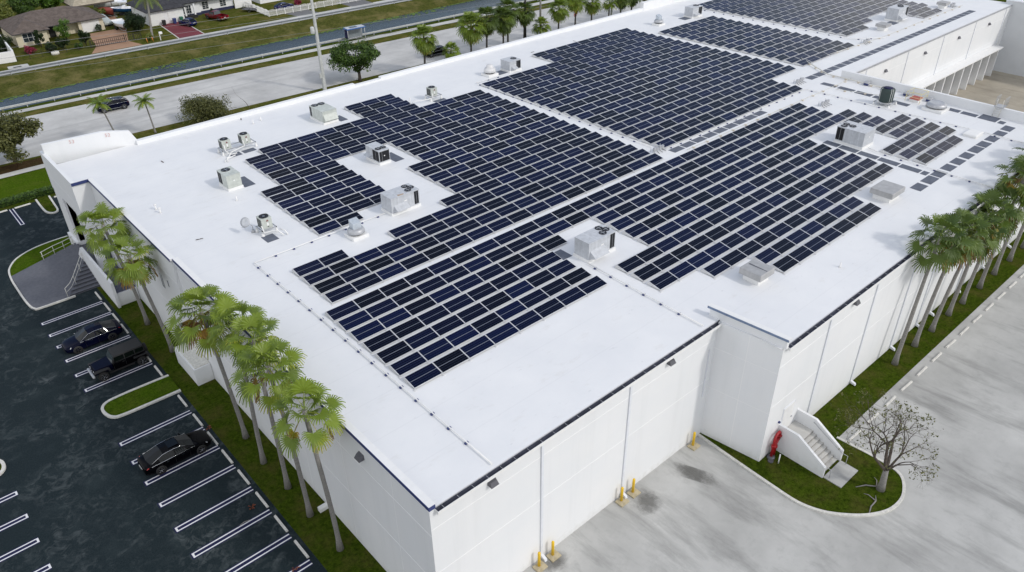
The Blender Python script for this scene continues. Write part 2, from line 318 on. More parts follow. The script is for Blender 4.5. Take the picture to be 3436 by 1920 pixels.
# ------------------------------------------------------------------ the ground, canal, roads, paving
def lerp_y(a, b, x): return a + (b - a) * (x - 10) / 90.0
def ground_sheet():
    kn = [(-220, -220, 0), (60, 60, 0), (114.8, 110.6, 0), (115.6, 111.4, -1.0), (116.4, 112.2, -1.9), (124.4, 123.2, -1.9), (125.4, 124.4, -1.1), (127.6, 126.0, -0.62), (130.4, 127.6, -0.35), (133.6, 129.0, 0), (180, 178, 0), (900, 900, 0)]
    xs = [-300, -100, -40, -10, 10, 40, 70, 100, 130, 200, 500]
    m = MB()
    for x in xs:
        xx = max(-40, min(160, x))
        for a, b, z in kn: m.v.append((x, lerp_y(a, b, xx), z))
    n = len(kn)
    for i in range(len(xs) - 1):
        for j in range(n - 1):
            m.face((i * n + j, (i + 1) * n + j, (i + 1) * n + j + 1, i * n + j + 1), 1 if 1 < j < 9 else (2 if j >= 9 else 0))
    return tag(m.build('ground', [M['grass'], M['bank'], M['grass_dry']]), kind='structure')
ground_sheet()
def strip(name, a, b, z, mat, x0=-120, x1=260, kind='structure'):
    m = MB(); st = 12; n = 30
    for i in range(n + 1):
        x = x0 + (x1 - x0) * i / n
        m.v += [(x, lerp_y(a[0], a[1], x), z), (x, lerp_y(b[0], b[1], x), z)]
    for i in range(n): m.face((2 * i, 2 * i + 2, 2 * i + 3, 2 * i + 1))
    return tag(m.build(name, mat), kind=kind)
def sheet(name, poly, z, mat, kind='structure'):
    m = MB(); ar = sum(poly[i][0] * poly[(i + 1) % len(poly)][1] - poly[(i + 1) % len(poly)][0] * poly[i][1] for i in range(len(poly)))
    if ar < 0: poly = poly[::-1]
    m.quad([(x, y, z) for x, y in poly]); return tag(m.build(name, mat), kind=kind)
wm = MB(); wm.quad([(-300, 100, -1.15), (500, 100, -1.15), (500, 138, -1.15), (-300, 138, -1.15)])
tag(wm.build('canal_water', M['water']), kind='structure')
strip('verge', (88.2, 85.5), (91.7, 87.3), 0.006, M['grass_dry'])
strip('road', (91.7, 87.3), (109.4, 103.3), 0.010, M['road'])
strip('road_verge', (109.4, 103.3), (112.0, 106.9), 0.006, M['grass_dry'])
strip('pavement', (112.0, 106.9), (113.5, 108.8), 0.010, M['path'])
strip('lane', (134.7, 129.9), (137.7, 134.2), 0.010, M['path'])
strip('sidewalk', (87.1, 84.5), (88.5, 85.7), 0.012, M['path'])
sheet('lawn', [(-60, 78.6), (60, 78.6), (60, 86.9), (-60, 87.3)], 0.006, M['lawn'])
sheet('leaf_litter', [(-8, 88.9), (4.5, 88.8), (4, 91.3), (-8, 91.8)], 0.018, M['mulch'])
sheet('parking_lot', [(-80, -60), (-2.72, -60), (-2.72, 63.5), (30, 63.5), (30, 77.3), (-80, 77.3)], 0.006, M['asphalt'])
sheet('concrete_yard', [(-2.7, -90), (260, -90), (260, -7.15), (24.3, -7.15), (24.3, 0.05), (-2.7, 0.05)], 0.004, M['concrete'])
sheet('dock_yard', [(77.4, -7.1), (131, -7.1), (131, 20.2), (77.4, 20.2)], 0.006, M['tan'])
# road arrows and parking stripes: painted marks
rm = MB()
def arrow(m, cx, cy, s=1.0, fl=1, z=0.016):
    pts = [(0.9, -0.12), (-0.1, -0.10), (-0.5, 0.12), (-0.68, 0.02), (-0.72, 0.62), (-0.2, 0.42), (-0.36, 0.30), (-0.02, 0.08), (0.9, 0.06)]
    m.quad([(cx + 2.0 * s * x, cy + fl * 2.0 * s * y - 0.06 * 2 * x, z) for x, y in pts][::fl])
arrow(rm, 39.9, 99.5, 0.9); arrow(rm, 14.6, 101.0, 0.8); arrow(rm, 69.0, 97.5, 0.9)
for x in range(-60, 200, 12):
    rm.quad([(x, lerp_y(97.7, 92.5, x), 0.015), (x + 3, lerp_y(97.7, 92.5, x + 3), 0.015), (x + 3, lerp_y(97.8, 92.6, x + 3), 0.015), (x, lerp_y(97.8, 92.6, x), 0.015)])
tag(rm.build('road_markings', plain('worn road paint', (0.52, 0.52, 0.51), 0.8, 0, 0.3, 0.3, 8)), kind='structure')
pm = MB()
def stall(x0, x1, y, open_end='lo', vert=False):
    def q(a, b, c, d, z, m):
        P = [(a, c, z), (b, c, z), (b, d, z), (a, d, z)] if not vert else [(c, a, z), (d, a, z), (d, b, z), (c, b, z)]
        pm.quad(P if not vert else P[::-1], m)
    q(x0 - 0.09, x1 + 0.0, y - 0.09, y + 0.52, 0.010, 1)  # navy band behind and around the paired white lines
    q(x0, x1, y, y + 0.095, 0.014, 0); q(x0, x1, y + 0.335, y + 0.43, 0.014, 0)
    if open_end == 'lo': q(x0, x0 + 0.13, y + 0.095, y + 0.335, 0.014, 0)
    else: q(x1 - 0.13, x1, y + 0.095, y + 0.335, 0.014, 0)
for y in (49.05, 46.6, 44.3, 41.65, 39.0, 36.45, 28.15, 25.62, 22.95, 20.3, 17.5, 14.75, 12.0, 9.3): stall(-8.5, -3.12, y)
for y in (28.2, 25.5, 22.8, 20.1, 17.4, 14.7): stall(-20.9, -15.45, y, 'hi')
for x in (-4.85, -7.6, -10.4, -13.1): stall(71.9, 77.1, x, 'lo', True)
tag(pm.build('parking_markings', [M['line'], M['navy']]), kind='structure')

def stop_block(L=1.75):
    m = MB(); h, w = 0.125, 0.085
    m.hull8([(-L / 2, -w, 0), (L / 2, -w, 0), (L / 2, w, 0), (-L / 2, w, 0), (-L / 2 + 0.03, -w * 0.7, h), (L / 2 - 0.03, -w * 0.7, h), (L / 2 - 0.03, w * 0.7, h), (-L / 2 + 0.03, w * 0.7, h)])
    return m
sb = stop_block().build('wheel_stop', M['curb'])
def put_stop(o, x, y, rz, label, group):
    o.location = (x, y, 0.008); o.rotation_euler = (0, 0, rz); tag(o, label, 'wheel stop', group)
put_stop(sb, -3.1, 50.6, R(90), 'white concrete wheel stop at the foot of the grey entrance steps', 'wheel stops along the palm strip')
stops = [(48.0, 'white wheel stop next south from the one by the entrance steps'), (45.6, 'white wheel stop behind the blue-black sedan, farther half'), (43.3, 'white wheel stop right behind the blue-black sedan'), (37.7, 'white wheel stop behind the black off-roader'),
         (35.1, 'white wheel stop in the empty bay between off-roader and grass island'), (30.0, 'white wheel stop in the first bay south of the grass island'), (27.0, 'white wheel stop in the bay north of the black saloon'), (24.3, 'white wheel stop under the nose of the black saloon'),
         (21.75, 'white wheel stop in the bay just south of the black saloon'), (19.05, 'white wheel stop two bays south of the black saloon'), (16.25, 'white wheel stop three bays south of the saloon, by the rusty leaf'), (13.5, 'white wheel stop four bays south of the black saloon'), (10.75, 'southernmost white wheel stop in view on the dark car park')]
for y, l in stops: put_stop(sb.copy(), -3.1, y, R(90), l, 'wheel stops along the palm strip')
for k in range(17):
    put_stop(sb.copy(), 32.5 + 2.735 * k, -7.85, R(rng.uniform(-2, 2)), 'white wheel stop %s from the bare tree along the pale concrete lot' % nth(k + 1), 'wheel stops on the concrete lot')
for x, l in ((-3.4, 'white wheel stop left of the far grass finger by the lawn'), (-5.9, 'white wheel stop second left from the far grass finger'), (0.9, 'white wheel stop right of the far grass finger')):
    put_stop(sb.copy(), x, 77.0, R(2), l, 'wheel stops at the lawn edge')
for o in [o for o in bpy.data.objects if o.name.startswith('wheel_stop') and not o.users_collection]: C.objects.link(o)

def rounded(pts, k=5):                                   # Catmull-Rom through points, open
    out = []
    P = [Vector((*p, 0)) for p in pts]; P = [P[0] * 2 - P[1]] + P + [P[-1] * 2 - P[-2]]
    for i in range(1, len(P) - 2):
        for j in range(k):
            t = j / k; a, b, c, d = P[i - 1], P[i], P[i + 1], P[i + 2]
            q = 0.5 * ((2 * b) + (c - a) * t + (2 * a - 5 * b + 4 * c - d) * t * t + (3 * b - a - 3 * c + d) * t ** 3); out.append((q.x, q.y))
    out.append(pts[-1]); return out
def kerb(name, pts, wd=0.16, h=0.13, mat=None):
    m = MB(); n = len(pts); L = []; Rr = []
    for i in range(n):
        a = Vector(pts[max(i - 1, 0)]); b = Vector(pts[min(i + 1, n - 1)]); t = (b - a).normalized(); nn = Vector((-t.y, t.x))
        p = Vector(pts[i]); L.append(p + nn * wd / 2); Rr.append(p - nn * wd / 2)
    b0 = 0
    for i in range(n):
        m.v += [(L[i].x, L[i].y, 0.0), (L[i].x, L[i].y, h), (Rr[i].x, Rr[i].y, h), (Rr[i].x, Rr[i].y, 0.0)]
    for i in range(n - 1):
        for k in range(3): m.face((4 * i + k, 4 * i + 4 + k, 4 * i + 5 + k, 4 * i + k + 1)[::-1])
    m.face((0, 1, 2, 3)); e = 4 * (n - 1); m.face((e + 3, e + 2, e + 1, e))
    return tag(m.build(name, mat or M['curb']), kind='structure')
def bed(name, pts, mat, h=0.09):
    m = MB(); m.prism(pts, 0, h); return tag(m.build(name, mat), kind='structure')
isl = rounded([(23.95, 0.12), (23.8, -2.3), (23.7, -4.2), (23.6, -6.6), (23.6, -8.5), (24.1, -10.0), (25.0, -11.2), (26.1, -12.2), (27.5, -12.9), (29.0, -13.0), (30.2, -12.6), (31.0, -12.0), (31.3, -11.1), (31.35, -9.6), (31.26, -8.2), (31.2, -7.1)])
kerb('island_kerb', isl, 0.2, 0.14); bed('island_grass', isl + [(31.2, -4.62), (24.85, -4.62), (24.3, 0.0)], M['grass'], 0.10)
arc = rounded([(-1.7, 65.3), (-2.7, 65.3), (-3.9, 65.2), (-5.1, 64.95), (-6.3, 64.4), (-7.3, 63.6), (-8.0, 62.5), (-8.4, 61.4), (-8.6, 59.5), (-8.62, 57.0), (-8.6, 54.6), (-8.5, 53.1), (-8.3, 52.35), (-7.8, 52.1), (-4.75, 52.05)])
kerb('entrance_kerb', arc, 0.17, 0.16)
bed('entrance_grass', [p for p in arc if p[1] > 60.0] + [(-8.45, 60.0), (-6.3, 60.3), (-2.4, 60.4), (-1.75, 60.4)], M['lawn'], 0.12)
def plaza_z(x, y): return 0.15 + 0.0262 * max(0.0, y - 52.3) * max(0.0, x + 8.4)
m = MB(); nx, ny = 12, 12
def xl(y): return -8.5
for j in range(ny + 1):
    y = 52.15 + (60.25 - 52.15) * j / ny
    xr = min(-1.78, -5.2 + max(0, y - 52.35) * 0.75)
    for i in range(nx + 1):
        x = -8.5 + (xr + 8.5) * i / nx; m.v.append((x, y, plaza_z(x, y) + (-0.02 if x < -8.3 else 0)))
for j in range(ny):
    for i in range(nx): a = j * (nx + 1) + i; m.face((a, a + 1, a + nx + 2, a + nx + 1))
tag(m.build('entrance_ramp', M['greytex']), kind='structure')
ic = rounded([(-2.72, 33.87), (-4.5, 33.95), (-6.3, 34.0), (-7.6, 33.9), (-8.15, 33.4), (-8.2, 32.6), (-7.9, 31.8), (-7.2, 31.5), (-5.0, 31.4), (-2.72, 31.34)])
kerb('finger_kerb', ic, 0.22, 0.15); bed('finger_grass', ic, M['lawn'], 0.10)
ia = rounded([(-1.8, 77.6), (-1.85, 75), (-1.75, 73.2), (-1.2, 72.45), (-0.65, 72.9), (-0.5, 75), (-0.35, 77.6)])
kerb('far_finger_kerb', ia, 0.2, 0.15); bed('far_finger_grass', ia, M['grass'], 0.10)
idd = rounded([(-24, 33.1), (-18, 33.1), (-16.0, 32.9), (-15.5, 32.0), (-16.0, 31.1), (-18, 30.9), (-24, 30.9)])
kerb('centre_island_kerb', idd, 0.24, 0.15); bed('centre_island_grass', idd, M['grass'], 0.10)
# far yards
sheet('paver_drive', [(22.9, 137.6), (25.2, 142.3), (27.0, 153.0), (33.8, 153.0), (34.2, 165), (31, 165), (36, 165), (33.5, 150), (31.1, 141.7), (32.2, 137.1)], 0.014, M['paver'])
sheet('red_drive', [(39.0, 136.5), (44.0, 136.3), (44.4, 142.2), (44.6, 149.6), (40.2, 149.6)], 0.014, M['redpave'])
kerb('drive_edge', [(39.0, 136.5), (40.2, 149.5)], 0.18, 0.05, M['dirtywhite']); kerb('drive_edge', [(44.05, 136.4), (44.4, 142.2), (44.6, 146)], 0.18, 0.05, M['dirtywhite'])
sheet('grey_drive', [(64.5, 135.6), (69.5, 135.2), (69, 139.5), (63.6, 139.5)], 0.014, M['greypave']); sheet('grey_drive', [(77.5, 134.8), (83.0, 134.4), (83, 141), (77, 141)], 0.014, M['greypave'])
sheet('drain_apron', [(9.0, 138.0), (12.3, 137.6), (12.4, 139.5), (9.2, 139.9)], 0.013, M['path'])
# lily pads and weeds fringe on the canal
lm = MB()
for i in range(900):
    x = rng.uniform(-10, 120); d = abs(rng.gauss(0, 0.55)) * (0.7 + 0.5 * math.sin(x * 0.23) + (1.2 if 24 < x < 40 or 75 < x < 95 else 0)); y = lerp_y(125.3, 124.3, x) - d
    r = rng.uniform(0.10, 0.32); a0 = rng.uniform(0, 6)
    lm.quad([(x + r * 1.4 * math.cos(a0 + k * 1.047), y + r * math.sin(a0 + k * 1.047), -1.135 + 0.01 * rng.random()) for k in range(6)])
tag(lm.build('lily_pads', M['lily']), 'green lily pads floating along the far canal edge', 'lily pads', kind='stuff')
# ------------------------------------------------------------------ the white warehouse
def zr(y): return 10.523 + (0.0111 * (y - 18) if y < 18 else -0.0118 * (y - 18))
WH = thing('warehouse', 'huge white flat-roofed warehouse with solar arrays and blank concrete walls', 'warehouse')
rf = MB()
def rq(x0, x1, y0, y1): rf.quad([(x0, y0, zr(y0)), (x1, y0, zr(y0)), (x1, y1, zr(y1)), (x0, y1, zr(y1))])
rq(0.05, 24.6, 0.05, 18); rq(24.6, 77.4, -4.55, 18); rq(-0.15, 77.4, 18, 52.8); rq(-1.6, 77.4, 52.8, 60.3); rq(77.4, 131, 19.85, 60.3); rq(77.4, 78, 18, 19.85)
rf.build('roof', M['roof'], WH)
W2 = [M['wall'], M['seam']]
def hj(m, x0, x1, yf, zs, t=0.012):                        # sealant lines proud of a wall facing -Y
    for z in zs: m.box(x0, x1, yf - t, yf + 0.01, z - 0.016, z + 0.016, 1)
fw = MB(); fw.box(0, 24.45, 0.0, 0.3, 0, 10.25); hj(fw, 0.02, 24.2, 0.0, (5.35, 8.87)); fw.build('front_wall', W2, WH)
bw = MB(); bw.prism([(24.2, 0.0), (24.85, -4.6), (25.15, -4.6), (24.75, 0.5)], 0, 10.25)
for z in (4.6, 8.1): bw.prism([(24.19, 0.0), (24.84, -4.6), (24.86, -4.6), (24.3, 0.0)], z - 0.016, z + 0.016, 1)
bw.prism([(24.515, -2.3), (24.53, -2.34), (24.6, -2.34), (24.6, -2.3)], 0.1, 10.2, 1); bw.build('return_wall', W2, WH)
pw = MB(); pw.prism([(24.35, 0.85), (24.85, -4.75), (25.12, -4.75), (24.62, 0.85)], 10.25, 10.98); pw.build('return_parapet', M['wall'], WH)
cp = MB(); cp.prism([(24.26, 1.0), (24.79, -4.85), (25.2, -4.85), (24.68, 1.0)], 10.98, 11.08); cp.prism([(24.235, 1.0), (24.765, -4.87), (24.80, -4.87), (24.27, 1.0)], 10.90, 11.06, 1)
cp.build('coping', [M['white'], plain('blue grey drip edge', (0.16, 0.22, 0.34), 0.5)], WH)
rw = MB(); rw.box(25.15, 77.5, -4.6, -4.3, 0, 10.2); hj(rw, 24.9, 77.4, -4.6, (5.1, 8.6)); rw.build('south_wall', W2, WH)
lw = MB(); lw.box(0.0, 0.3, 0.3, 32.85, 0, 10.6); lw.box(-0.2, 0.1, 32.85, 52.9, 0, 10.6)
for z in (4.5, 8.4):
    lw.box(-0.012, 0.01, 0.02, 32.8, z - 0.016, z + 0.016, 1); lw.box(-0.212, -0.19, 32.9, 52.7, z - 0.016, z + 0.016, 1)
for y in (3.5, 9, 14.6, 20, 26): lw.box(-0.010, 0.01, y - 0.012, y + 0.012, 0.3, 10.3, 1)
lw.build('side_wall', W2, WH)
lc = MB()
for xa, y0, y1 in ((0.0, -0.12, 32.85), (-0.2, 32.85, 52.75)):
    lc.box(xa - 0.08, xa + 0.34, y0, y1, 10.62, 10.77); lc.box(xa - 0.105, xa - 0.08, y0, y1, 10.52, 10.765, 1)
lc.box(-0.105, 0.3, -0.145, -0.12, 10.50, 10.765, 1)
lc.box(-1.74, -0.2, 52.62, 52.72, 10.60, 10.80); lc.box(-1.76, -0.2, 52.59, 52.62, 10.50, 10.79, 1)
lc.build('coping', [M['white'], M['blue_trim']], WH)
# covered entrance at the far left corner
po = MB(); po.box(-1.74, -1.4, 52.75, 62.9, 6.8, 10.75); po.box(-1.4, -0.15, 52.75, 53.05, 6.8, 10.62); po.box(-1.4, 0.0, 53.05, 62.6, 6.8, 7.0)
po.box(-1.745, -1.73, 52.9, 62.8, 8.4 - 0.02, 8.4 + 0.02, 1)
po.build('portico', W2, WH)
for y0, y1 in ((60.0, 62.9), (52.78, 53.6)):
    p = MB(); p.box(-1.72, -1.0, y0, y1, 0, 6.8); p.box(-1.95, -0.9, y0 - 0.12, y1 + 0.12, 0, 1.6); p.build('pillar', M['wall'], WH)
bk = MB(); bk.box(-0.15, 0.15, 52.9, 59.9, 0, 9.9); bk.build('entrance_wall', M['wall'], WH)
dr = MB(); dr.box(-0.2, -0.14, 54.2, 57.2, 1.2, 4.0); dr.build('glass_door', M['winglass'], WH)
ld = MB(); ld.box(-2.1, -0.2, 47.5, 60.2, 0, 1.2); ld.build('landing', M['greytex'], WH)
wg = MB(); wg.hull8([(-2.35, 47.1, 0), (-2.1, 47.1, 0), (-2.1, 59.6, 0), (-2.35, 59.6, 0), (-2.35, 47.1, 2.75), (-2.1, 47.1, 2.75), (-2.1, 56.2, 2.75), (-2.35, 56.2, 2.75)]); wg.build('guard_wall', M['wall'], WH)
rl = MB(); rl.box(-2.05, -0.25, 47.36, 47.5, 0, 1.35, 1)
for i in range(15): x = -2.0 + i * 0.12; rl.box(x - 0.012, x + 0.012, 47.38, 47.41, 1.35, 2.5)
rl.box(-2.08, -0.25, 47.37, 47.42, 2.5, 2.55); rl.build('balustrade', [M['blue_trim'], M['wall']], WH)
stp = MB()
for k in range(8):
    y = 52.35 + k * 0.5; x0 = -5.2 + (y - 52.35) * 0.75; z = 0.15 * (k + 1)
    stp.box(x0, -2.36, y, 56.9, z - 0.15, z, 0); stp.box(x0, -2.36, y - 0.012, y + 0.06, z - 0.05, z + 0.006, 1)
stp.build('entrance_steps', [M['greytex'], M['step_dark']], WH)
def handrail(name, pts, posts, h=0.95, parent=None, mat=None):
    m = MB(); m.tube([(x, y, z + h) for x, y, z in pts], 0.035, 6); m.tube([(x, y, z + h * 0.5) for x, y, z in pts], 0.02, 6)
    for x, y, z in posts: m.tube([(x, y, z), (x, y, z + h)], 0.03, 6)
    return m.build(name, mat or M['dirtywhite'], parent)
hr = handrail('handrail', [(x, y, plaza_z(x, y)) for x, y in ((-5.35, 60.05), (-4.1, 60.1), (-3.1, 60.0), (-2.1, 60.0))], [(x, y, plaza_z(x, y)) for x, y in ((-5.25, 60.03), (-4.12, 60.05), (-3.13, 60.0), (-2.2, 60.0))])
tag(hr, 'pale metal handrail between the entrance lawn and grey ramp', 'handrail')
st_pts = [(-5.35, 52.25, 0.15), (-4.7, 52.9, 0.2), (-4.12, 53.6, 0.45), (-3.16, 55.0, 0.9), (-2.4, 56.2, 1.2)]
hr2 = handrail('handrail', st_pts, [st_pts[0], st_pts[2], st_pts[3], st_pts[4]])
tag(hr2, 'pale metal handrail sloping up beside the grey entrance steps', 'handrail')
# north parapet with raised corner
npz = MB()
def seg(x0, x1, h, y0=59.65, y1=60.2): npz.box(x0, x1, y0, y1, 9.6, zr(59.7) + h)
seg(6.6, 32.9, 0.45); seg(32.9, 36.7, 0.25, 59.66, 60.19); seg(36.7, 87.0, 0.45); seg(87.0, 131, 1.3, 59.6, 60.25); npz.build('north_parapet', M['wall'], WH)
cpz = MB()
P = [(-1.55, 61.9, 11.72), (1.2, 61.25, 11.85), (3.9, 60.7, 11.95), (6.3, 60.15, 11.55), (6.75, 60.0, 10.55)]
for a, b in zip(P[:-1], P[1:]): cpz.hull8([(a[0], a[1], 9.6), (b[0], b[1], 9.6), (b[0], b[1] + 0.35, 9.6), (a[0], a[1] + 0.35, 9.6), a, b, (b[0], b[1] + 0.35, b[2]), (a[0], a[1] + 0.35, a[2])])
cpz.build('corner_parapet', M['wall'], WH)
wp = MB(); wp.box(-1.74, -1.38, 62.9, 63.1, 6.8, 10.75); wp.build('corner_wall', M['wall'], WH)
nw = MB(); nw.box(-1.5, 131, 60.0, 60.3, 0, 9.9); nw.build('north_wall', M['wall'], WH)
for txt, x, y, z, rz in (('53', 0.75, 61.32, 11.38, R(-13)), ('52', 4.0, 60.62, 11.38, R(-12))):
    cu = bpy.data.curves.new('number_marking', 'FONT'); cu.body = txt; cu.size = 0.5; cu.extrude = 0.002; cu.space_character = 1.1; cu.materials.append(M['redmark'])
    q = bpy.data.objects.new('number_marking', cu); C.objects.link(q); bpy.context.view_layer.update(); me = bpy.data.meshes.new_from_object(q.evaluated_get(bpy.context.evaluated_depsgraph_get())); bpy.data.objects.remove(q)
    o = bpy.data.objects.new('number_marking', me); C.objects.link(o); o.parent = WH; o.location = (x, y, z); o.rotation_euler = (R(90), R(4), rz)
# gutters with straps
def gutter(x0, x1, y, z):
    g = MB(); g.box(x0, x1, y - 0.30, y - 0.27, z - 0.22, z + 0.0, 1); g.box(x0, x1, y - 0.27, y - 0.02, z - 0.22, z - 0.19, 0); g.box(x0, x1, y - 0.02, y - 0.002, z - 0.22, z + 0.02, 0)
    x = x0 + 0.4
    while x < x1: g.box(x, x + 0.025, y - 0.27, y - 0.01, z - 0.035, z - 0.012, 2); x += 0.98
    g.box(x0 - 0.02, x0, y - 0.30, y, z - 0.22, z, 1)
    return g.build('gutter', [M['gutter'], M['white'], M['galv']], WH)
gutter(0.35, 24.3, 0.0, 10.29); gutter(25.2, 77.4, -4.6, 10.24)
def downspout(x, y, z0, z1, kick=True):
    d = MB(); d.box(x - 0.085, x + 0.085, y - 0.09, y - 0.003, z0 + 0.35, z1)
    if kick: d.hull8([(x - 0.10, y - 0.5, z0 + 0.10), (x + 0.10, y - 0.5, z0 + 0.10), (x + 0.10, y - 0.003, z0 + 0.2), (x - 0.10, y - 0.003, z0 + 0.2), (x - 0.10, y - 0.45, z0 + 0.27), (x + 0.10, y - 0.45, z0 + 0.27), (x + 0.10, y - 0.003, z0 + 0.42), (x - 0.10, y - 0.003, z0 + 0.42)])
    return d.build('downspout', M['seam_grey'], WH)
for x in (7.8, 15.35): downspout(x, 0, 0, 10.05)
dn = MB(); dn.box(23.58, 23.64, -0.08, -0.003, 4.0, 8.2); dn.build('conduit', M['seam_grey'], WH)
for x in (31.0, 37.7, 44.4, 49.2, 51.9, 57.5, 63.5, 69.8): downspout(x, -4.6, 0, 9.98)
def wall_light(x, y, z, face):
    m = MB()
    if face == 'y': m.hull8([(x - 0.27, y - 0.36, z), (x + 0.27, y - 0.36, z), (x + 0.27, y, z), (x - 0.27, y, z), (x - 0.22, y - 0.22, z + 0.26), (x + 0.22, y - 0.22, z + 0.26), (x + 0.25, y, z + 0.34), (x - 0.25, y, z + 0.34)])
    else: m.hull8([(x - 0.36, y - 0.27, z), (x, y - 0.27, z), (x, y + 0.27, z), (x - 0.36, y + 0.27, z), (x - 0.22, y - 0.22, z + 0.26), (x, y - 0.25, z + 0.34), (x, y + 0.25, z + 0.34), (x - 0.22, y + 0.22, z + 0.26)])
    return m.build('wall_light', M['fixture'], WH)
wall_light(4.05, 0, 9.45, 'y'); wall_light(19.1, 0, 9.55, 'y'); wall_light(34.2, -4.6, 9.5, 'y'); wall_light(0, 6.45, 9.3, 'x')
for x in (88.5, 100, 111, 122): wall_light(x, 19.85, 8.8, 'y')
m = MB()
for y in (37.45, 37.1): m.box(-0.215, -0.19, y - 0.07, y + 0.07, 6.1, 7.4)
m.box(-0.215, -0.19, 35.6, 35.8, 6.9, 7.5); m.build('slit_window', M['windowgrey'], WH)
# door over the outside stairs
m = MB(); m.box(27.0, 28.35, -4.65, -4.58, 1.42, 3.75); m.box(26.9, 28.45, -4.63, -4.58, 1.42, 3.85, 1); od = m.build('door', [M['white'], M['seam_grey']], WH)
h = MB(); h.box(28.15, 28.25, -4.72, -4.65, 2.4, 2.5); h.build('door_handle', M['galv'], od)
m = MB(); m.lathe([(0.09, 0), (0.09, 0.12)], (26.55, -4.72, 2.85), 10, axis='y'); m.build('alarm_bell', M['blue_trim'], WH)
# outside concrete stairs
ST = thing('outside_stairs', 'white concrete stair with solid side walls below the south door', 'stairs', (28.0, -4.6, 0))
for xa, xb in ((-1.25, -1.05), (1.15, 1.35)):
    m = MB(); prof = [(0, 0.0), (0, 2.45), (-1.5, 2.45), (-3.85, 1.05), (-3.85, 0.0)]
    b = len(m.v); m.v += [(xa, y, z) for y, z in prof] + [(xb, y, z) for y, z in prof]
    n = 5; m.face([b + i for i in range(n)][::-1]); m.face([b + n + i for i in range(n)])
    for i in range(n): m.face((b + i, b + (i + 1) % n, b + n + (i + 1) % n, b + n + i))
    m.build('side_wall', M['wall'], ST)
m = MB(); m.box(-1.05, 1.15, -1.5, -0.02, 0, 1.4)
for k in range(7): m.box(-1.05, 1.15, -1.5 - 0.31 * (k + 1), -1.5 - 0.31 * k, 0, 1.4 - 0.175 * (k + 1)); m.box(-1.05, 1.15, -1.515 - 0.31 * k, -1.495 - 0.31 * k, 1.4 - 0.175 * (k + 1) + 0.02, 1.395 - 0.175 * k, 1)
m.build('steps', [mk_concrete('pale step concrete', (0.56, 0.55, 0.52), (0.34, 0.33, 0.30), 0.5), plain('worn step edge', (0.34, 0.33, 0.31), 0.8)], ST)
m = MB(); m.box(-1.15, 1.2, -5.2, -3.87, 0.0, 0.16); m.build('landing_pad', M['concrete'], ST)
m = MB(); m.tube([(1.08, -1.4, 2.2), (1.08, -3.8, 0.95), (1.08, -4.3, 0.95), (1.08, -4.3, 0.15)], 0.025, 6); m.tube([(-0.98, -1.4, 2.2), (-0.98, -3.8, 0.95), (-0.98, -4.2, 0.95), (-0.98, -4.2, 0.15)], 0.025, 6); m.build('handrail', M['galv'], ST)
# fire department pipe, sprinkler riser
FP = thing('fire_standpipe', 'dark red looping fire standpipe with twin valves against the white wall', 'standpipe', (25.85, -4.95, 0.1))
m = MB(); ring = [(0.0, 0.0, 0.0), (0, 0, 1.2), (-0.02, 0.0, 1.75), (0.25, 0.05, 2.05), (0.62, 0.08, 2.05), (0.85, 0.1, 1.75), (0.85, 0.1, 1.35), (0.75, 0.2, 1.2)]
m.tube(ring, 0.105, 10); m.tube([(0.3, 0, 0.0), (0.3, 0.0, 1.2), (0.55, 0.05, 1.3), (0.85, 0.1, 1.35)], 0.11, 10)
m.build('pipe_loop', M['red'], FP)
for p in ((0.0, 0, 1.15), (0.3, 0, 0.9), (0.85, 0.1, 1.55)):
    v = MB(); v.lathe([(0.16, -0.08), (0.17, 0), (0.16, 0.08)], p, 12); v.tube([(p[0] - 0.22, p[1], p[2]), (p[0] + 0.22, p[1], p[2])], 0.07, 8); v.build('valve', M['red'], FP)
v = MB(); v.lathe([(0.3, 0.0), (0.28, 0.12), (0.12, 0.16)], (0.0, 0.0, 0), 12); v.lathe([(0.2, 0.0), (0.2, 0.1)], (-0.35, -0.2, 0), 10); v.build('base_flange', M['fixture'], FP)
m = MB(); m.tube([(25.75, -5.62, 0.05), (25.75, -5.62, 0.95)], 0.045, 8); tag(m.build('marker_post', M['white']), 'thin white marker post in grass beside the red standpipe', 'post')
# yellow bollards
def bollard(): 
    t = thing('bollard', 'x', 'bollard', (0, 0, 0), 0, 'yellow bollards at the downspouts')
    m = MB(); m.lathe([(0.095, 0.1), (0.095, 1.28), (0.085, 1.33), (0.05, 1.37), (0.0, 1.38)], n=14); m.build('post', M['yellow'], t)
    m = MB(); m.box(-0.38, 0.38, -0.4, 0.22, 0.0, 0.11); m.build('concrete_footing', plain('buff concrete', (0.46, 0.40, 0.27), 0.8, 0, 0.3, 0.2), t)
    return t
b0 = bollard()
for i, (x, y, l) in enumerate([(7.25, -0.42, 'yellow bollard left of the near downspout, nearest the building corner'), (8.45, -0.40, 'yellow bollard right of the near downspout'), (14.95, -0.38, 'yellow bollard left of the middle downspout'), (16.1, -0.40, 'yellow bollard right of the middle downspout'), (22.75, -0.42, 'lone yellow bollard in the inner corner of the white walls')]):
    o = b0 if i == 0 else copy_tree(b0); o.location = (x, y, 0); o['label'] = l
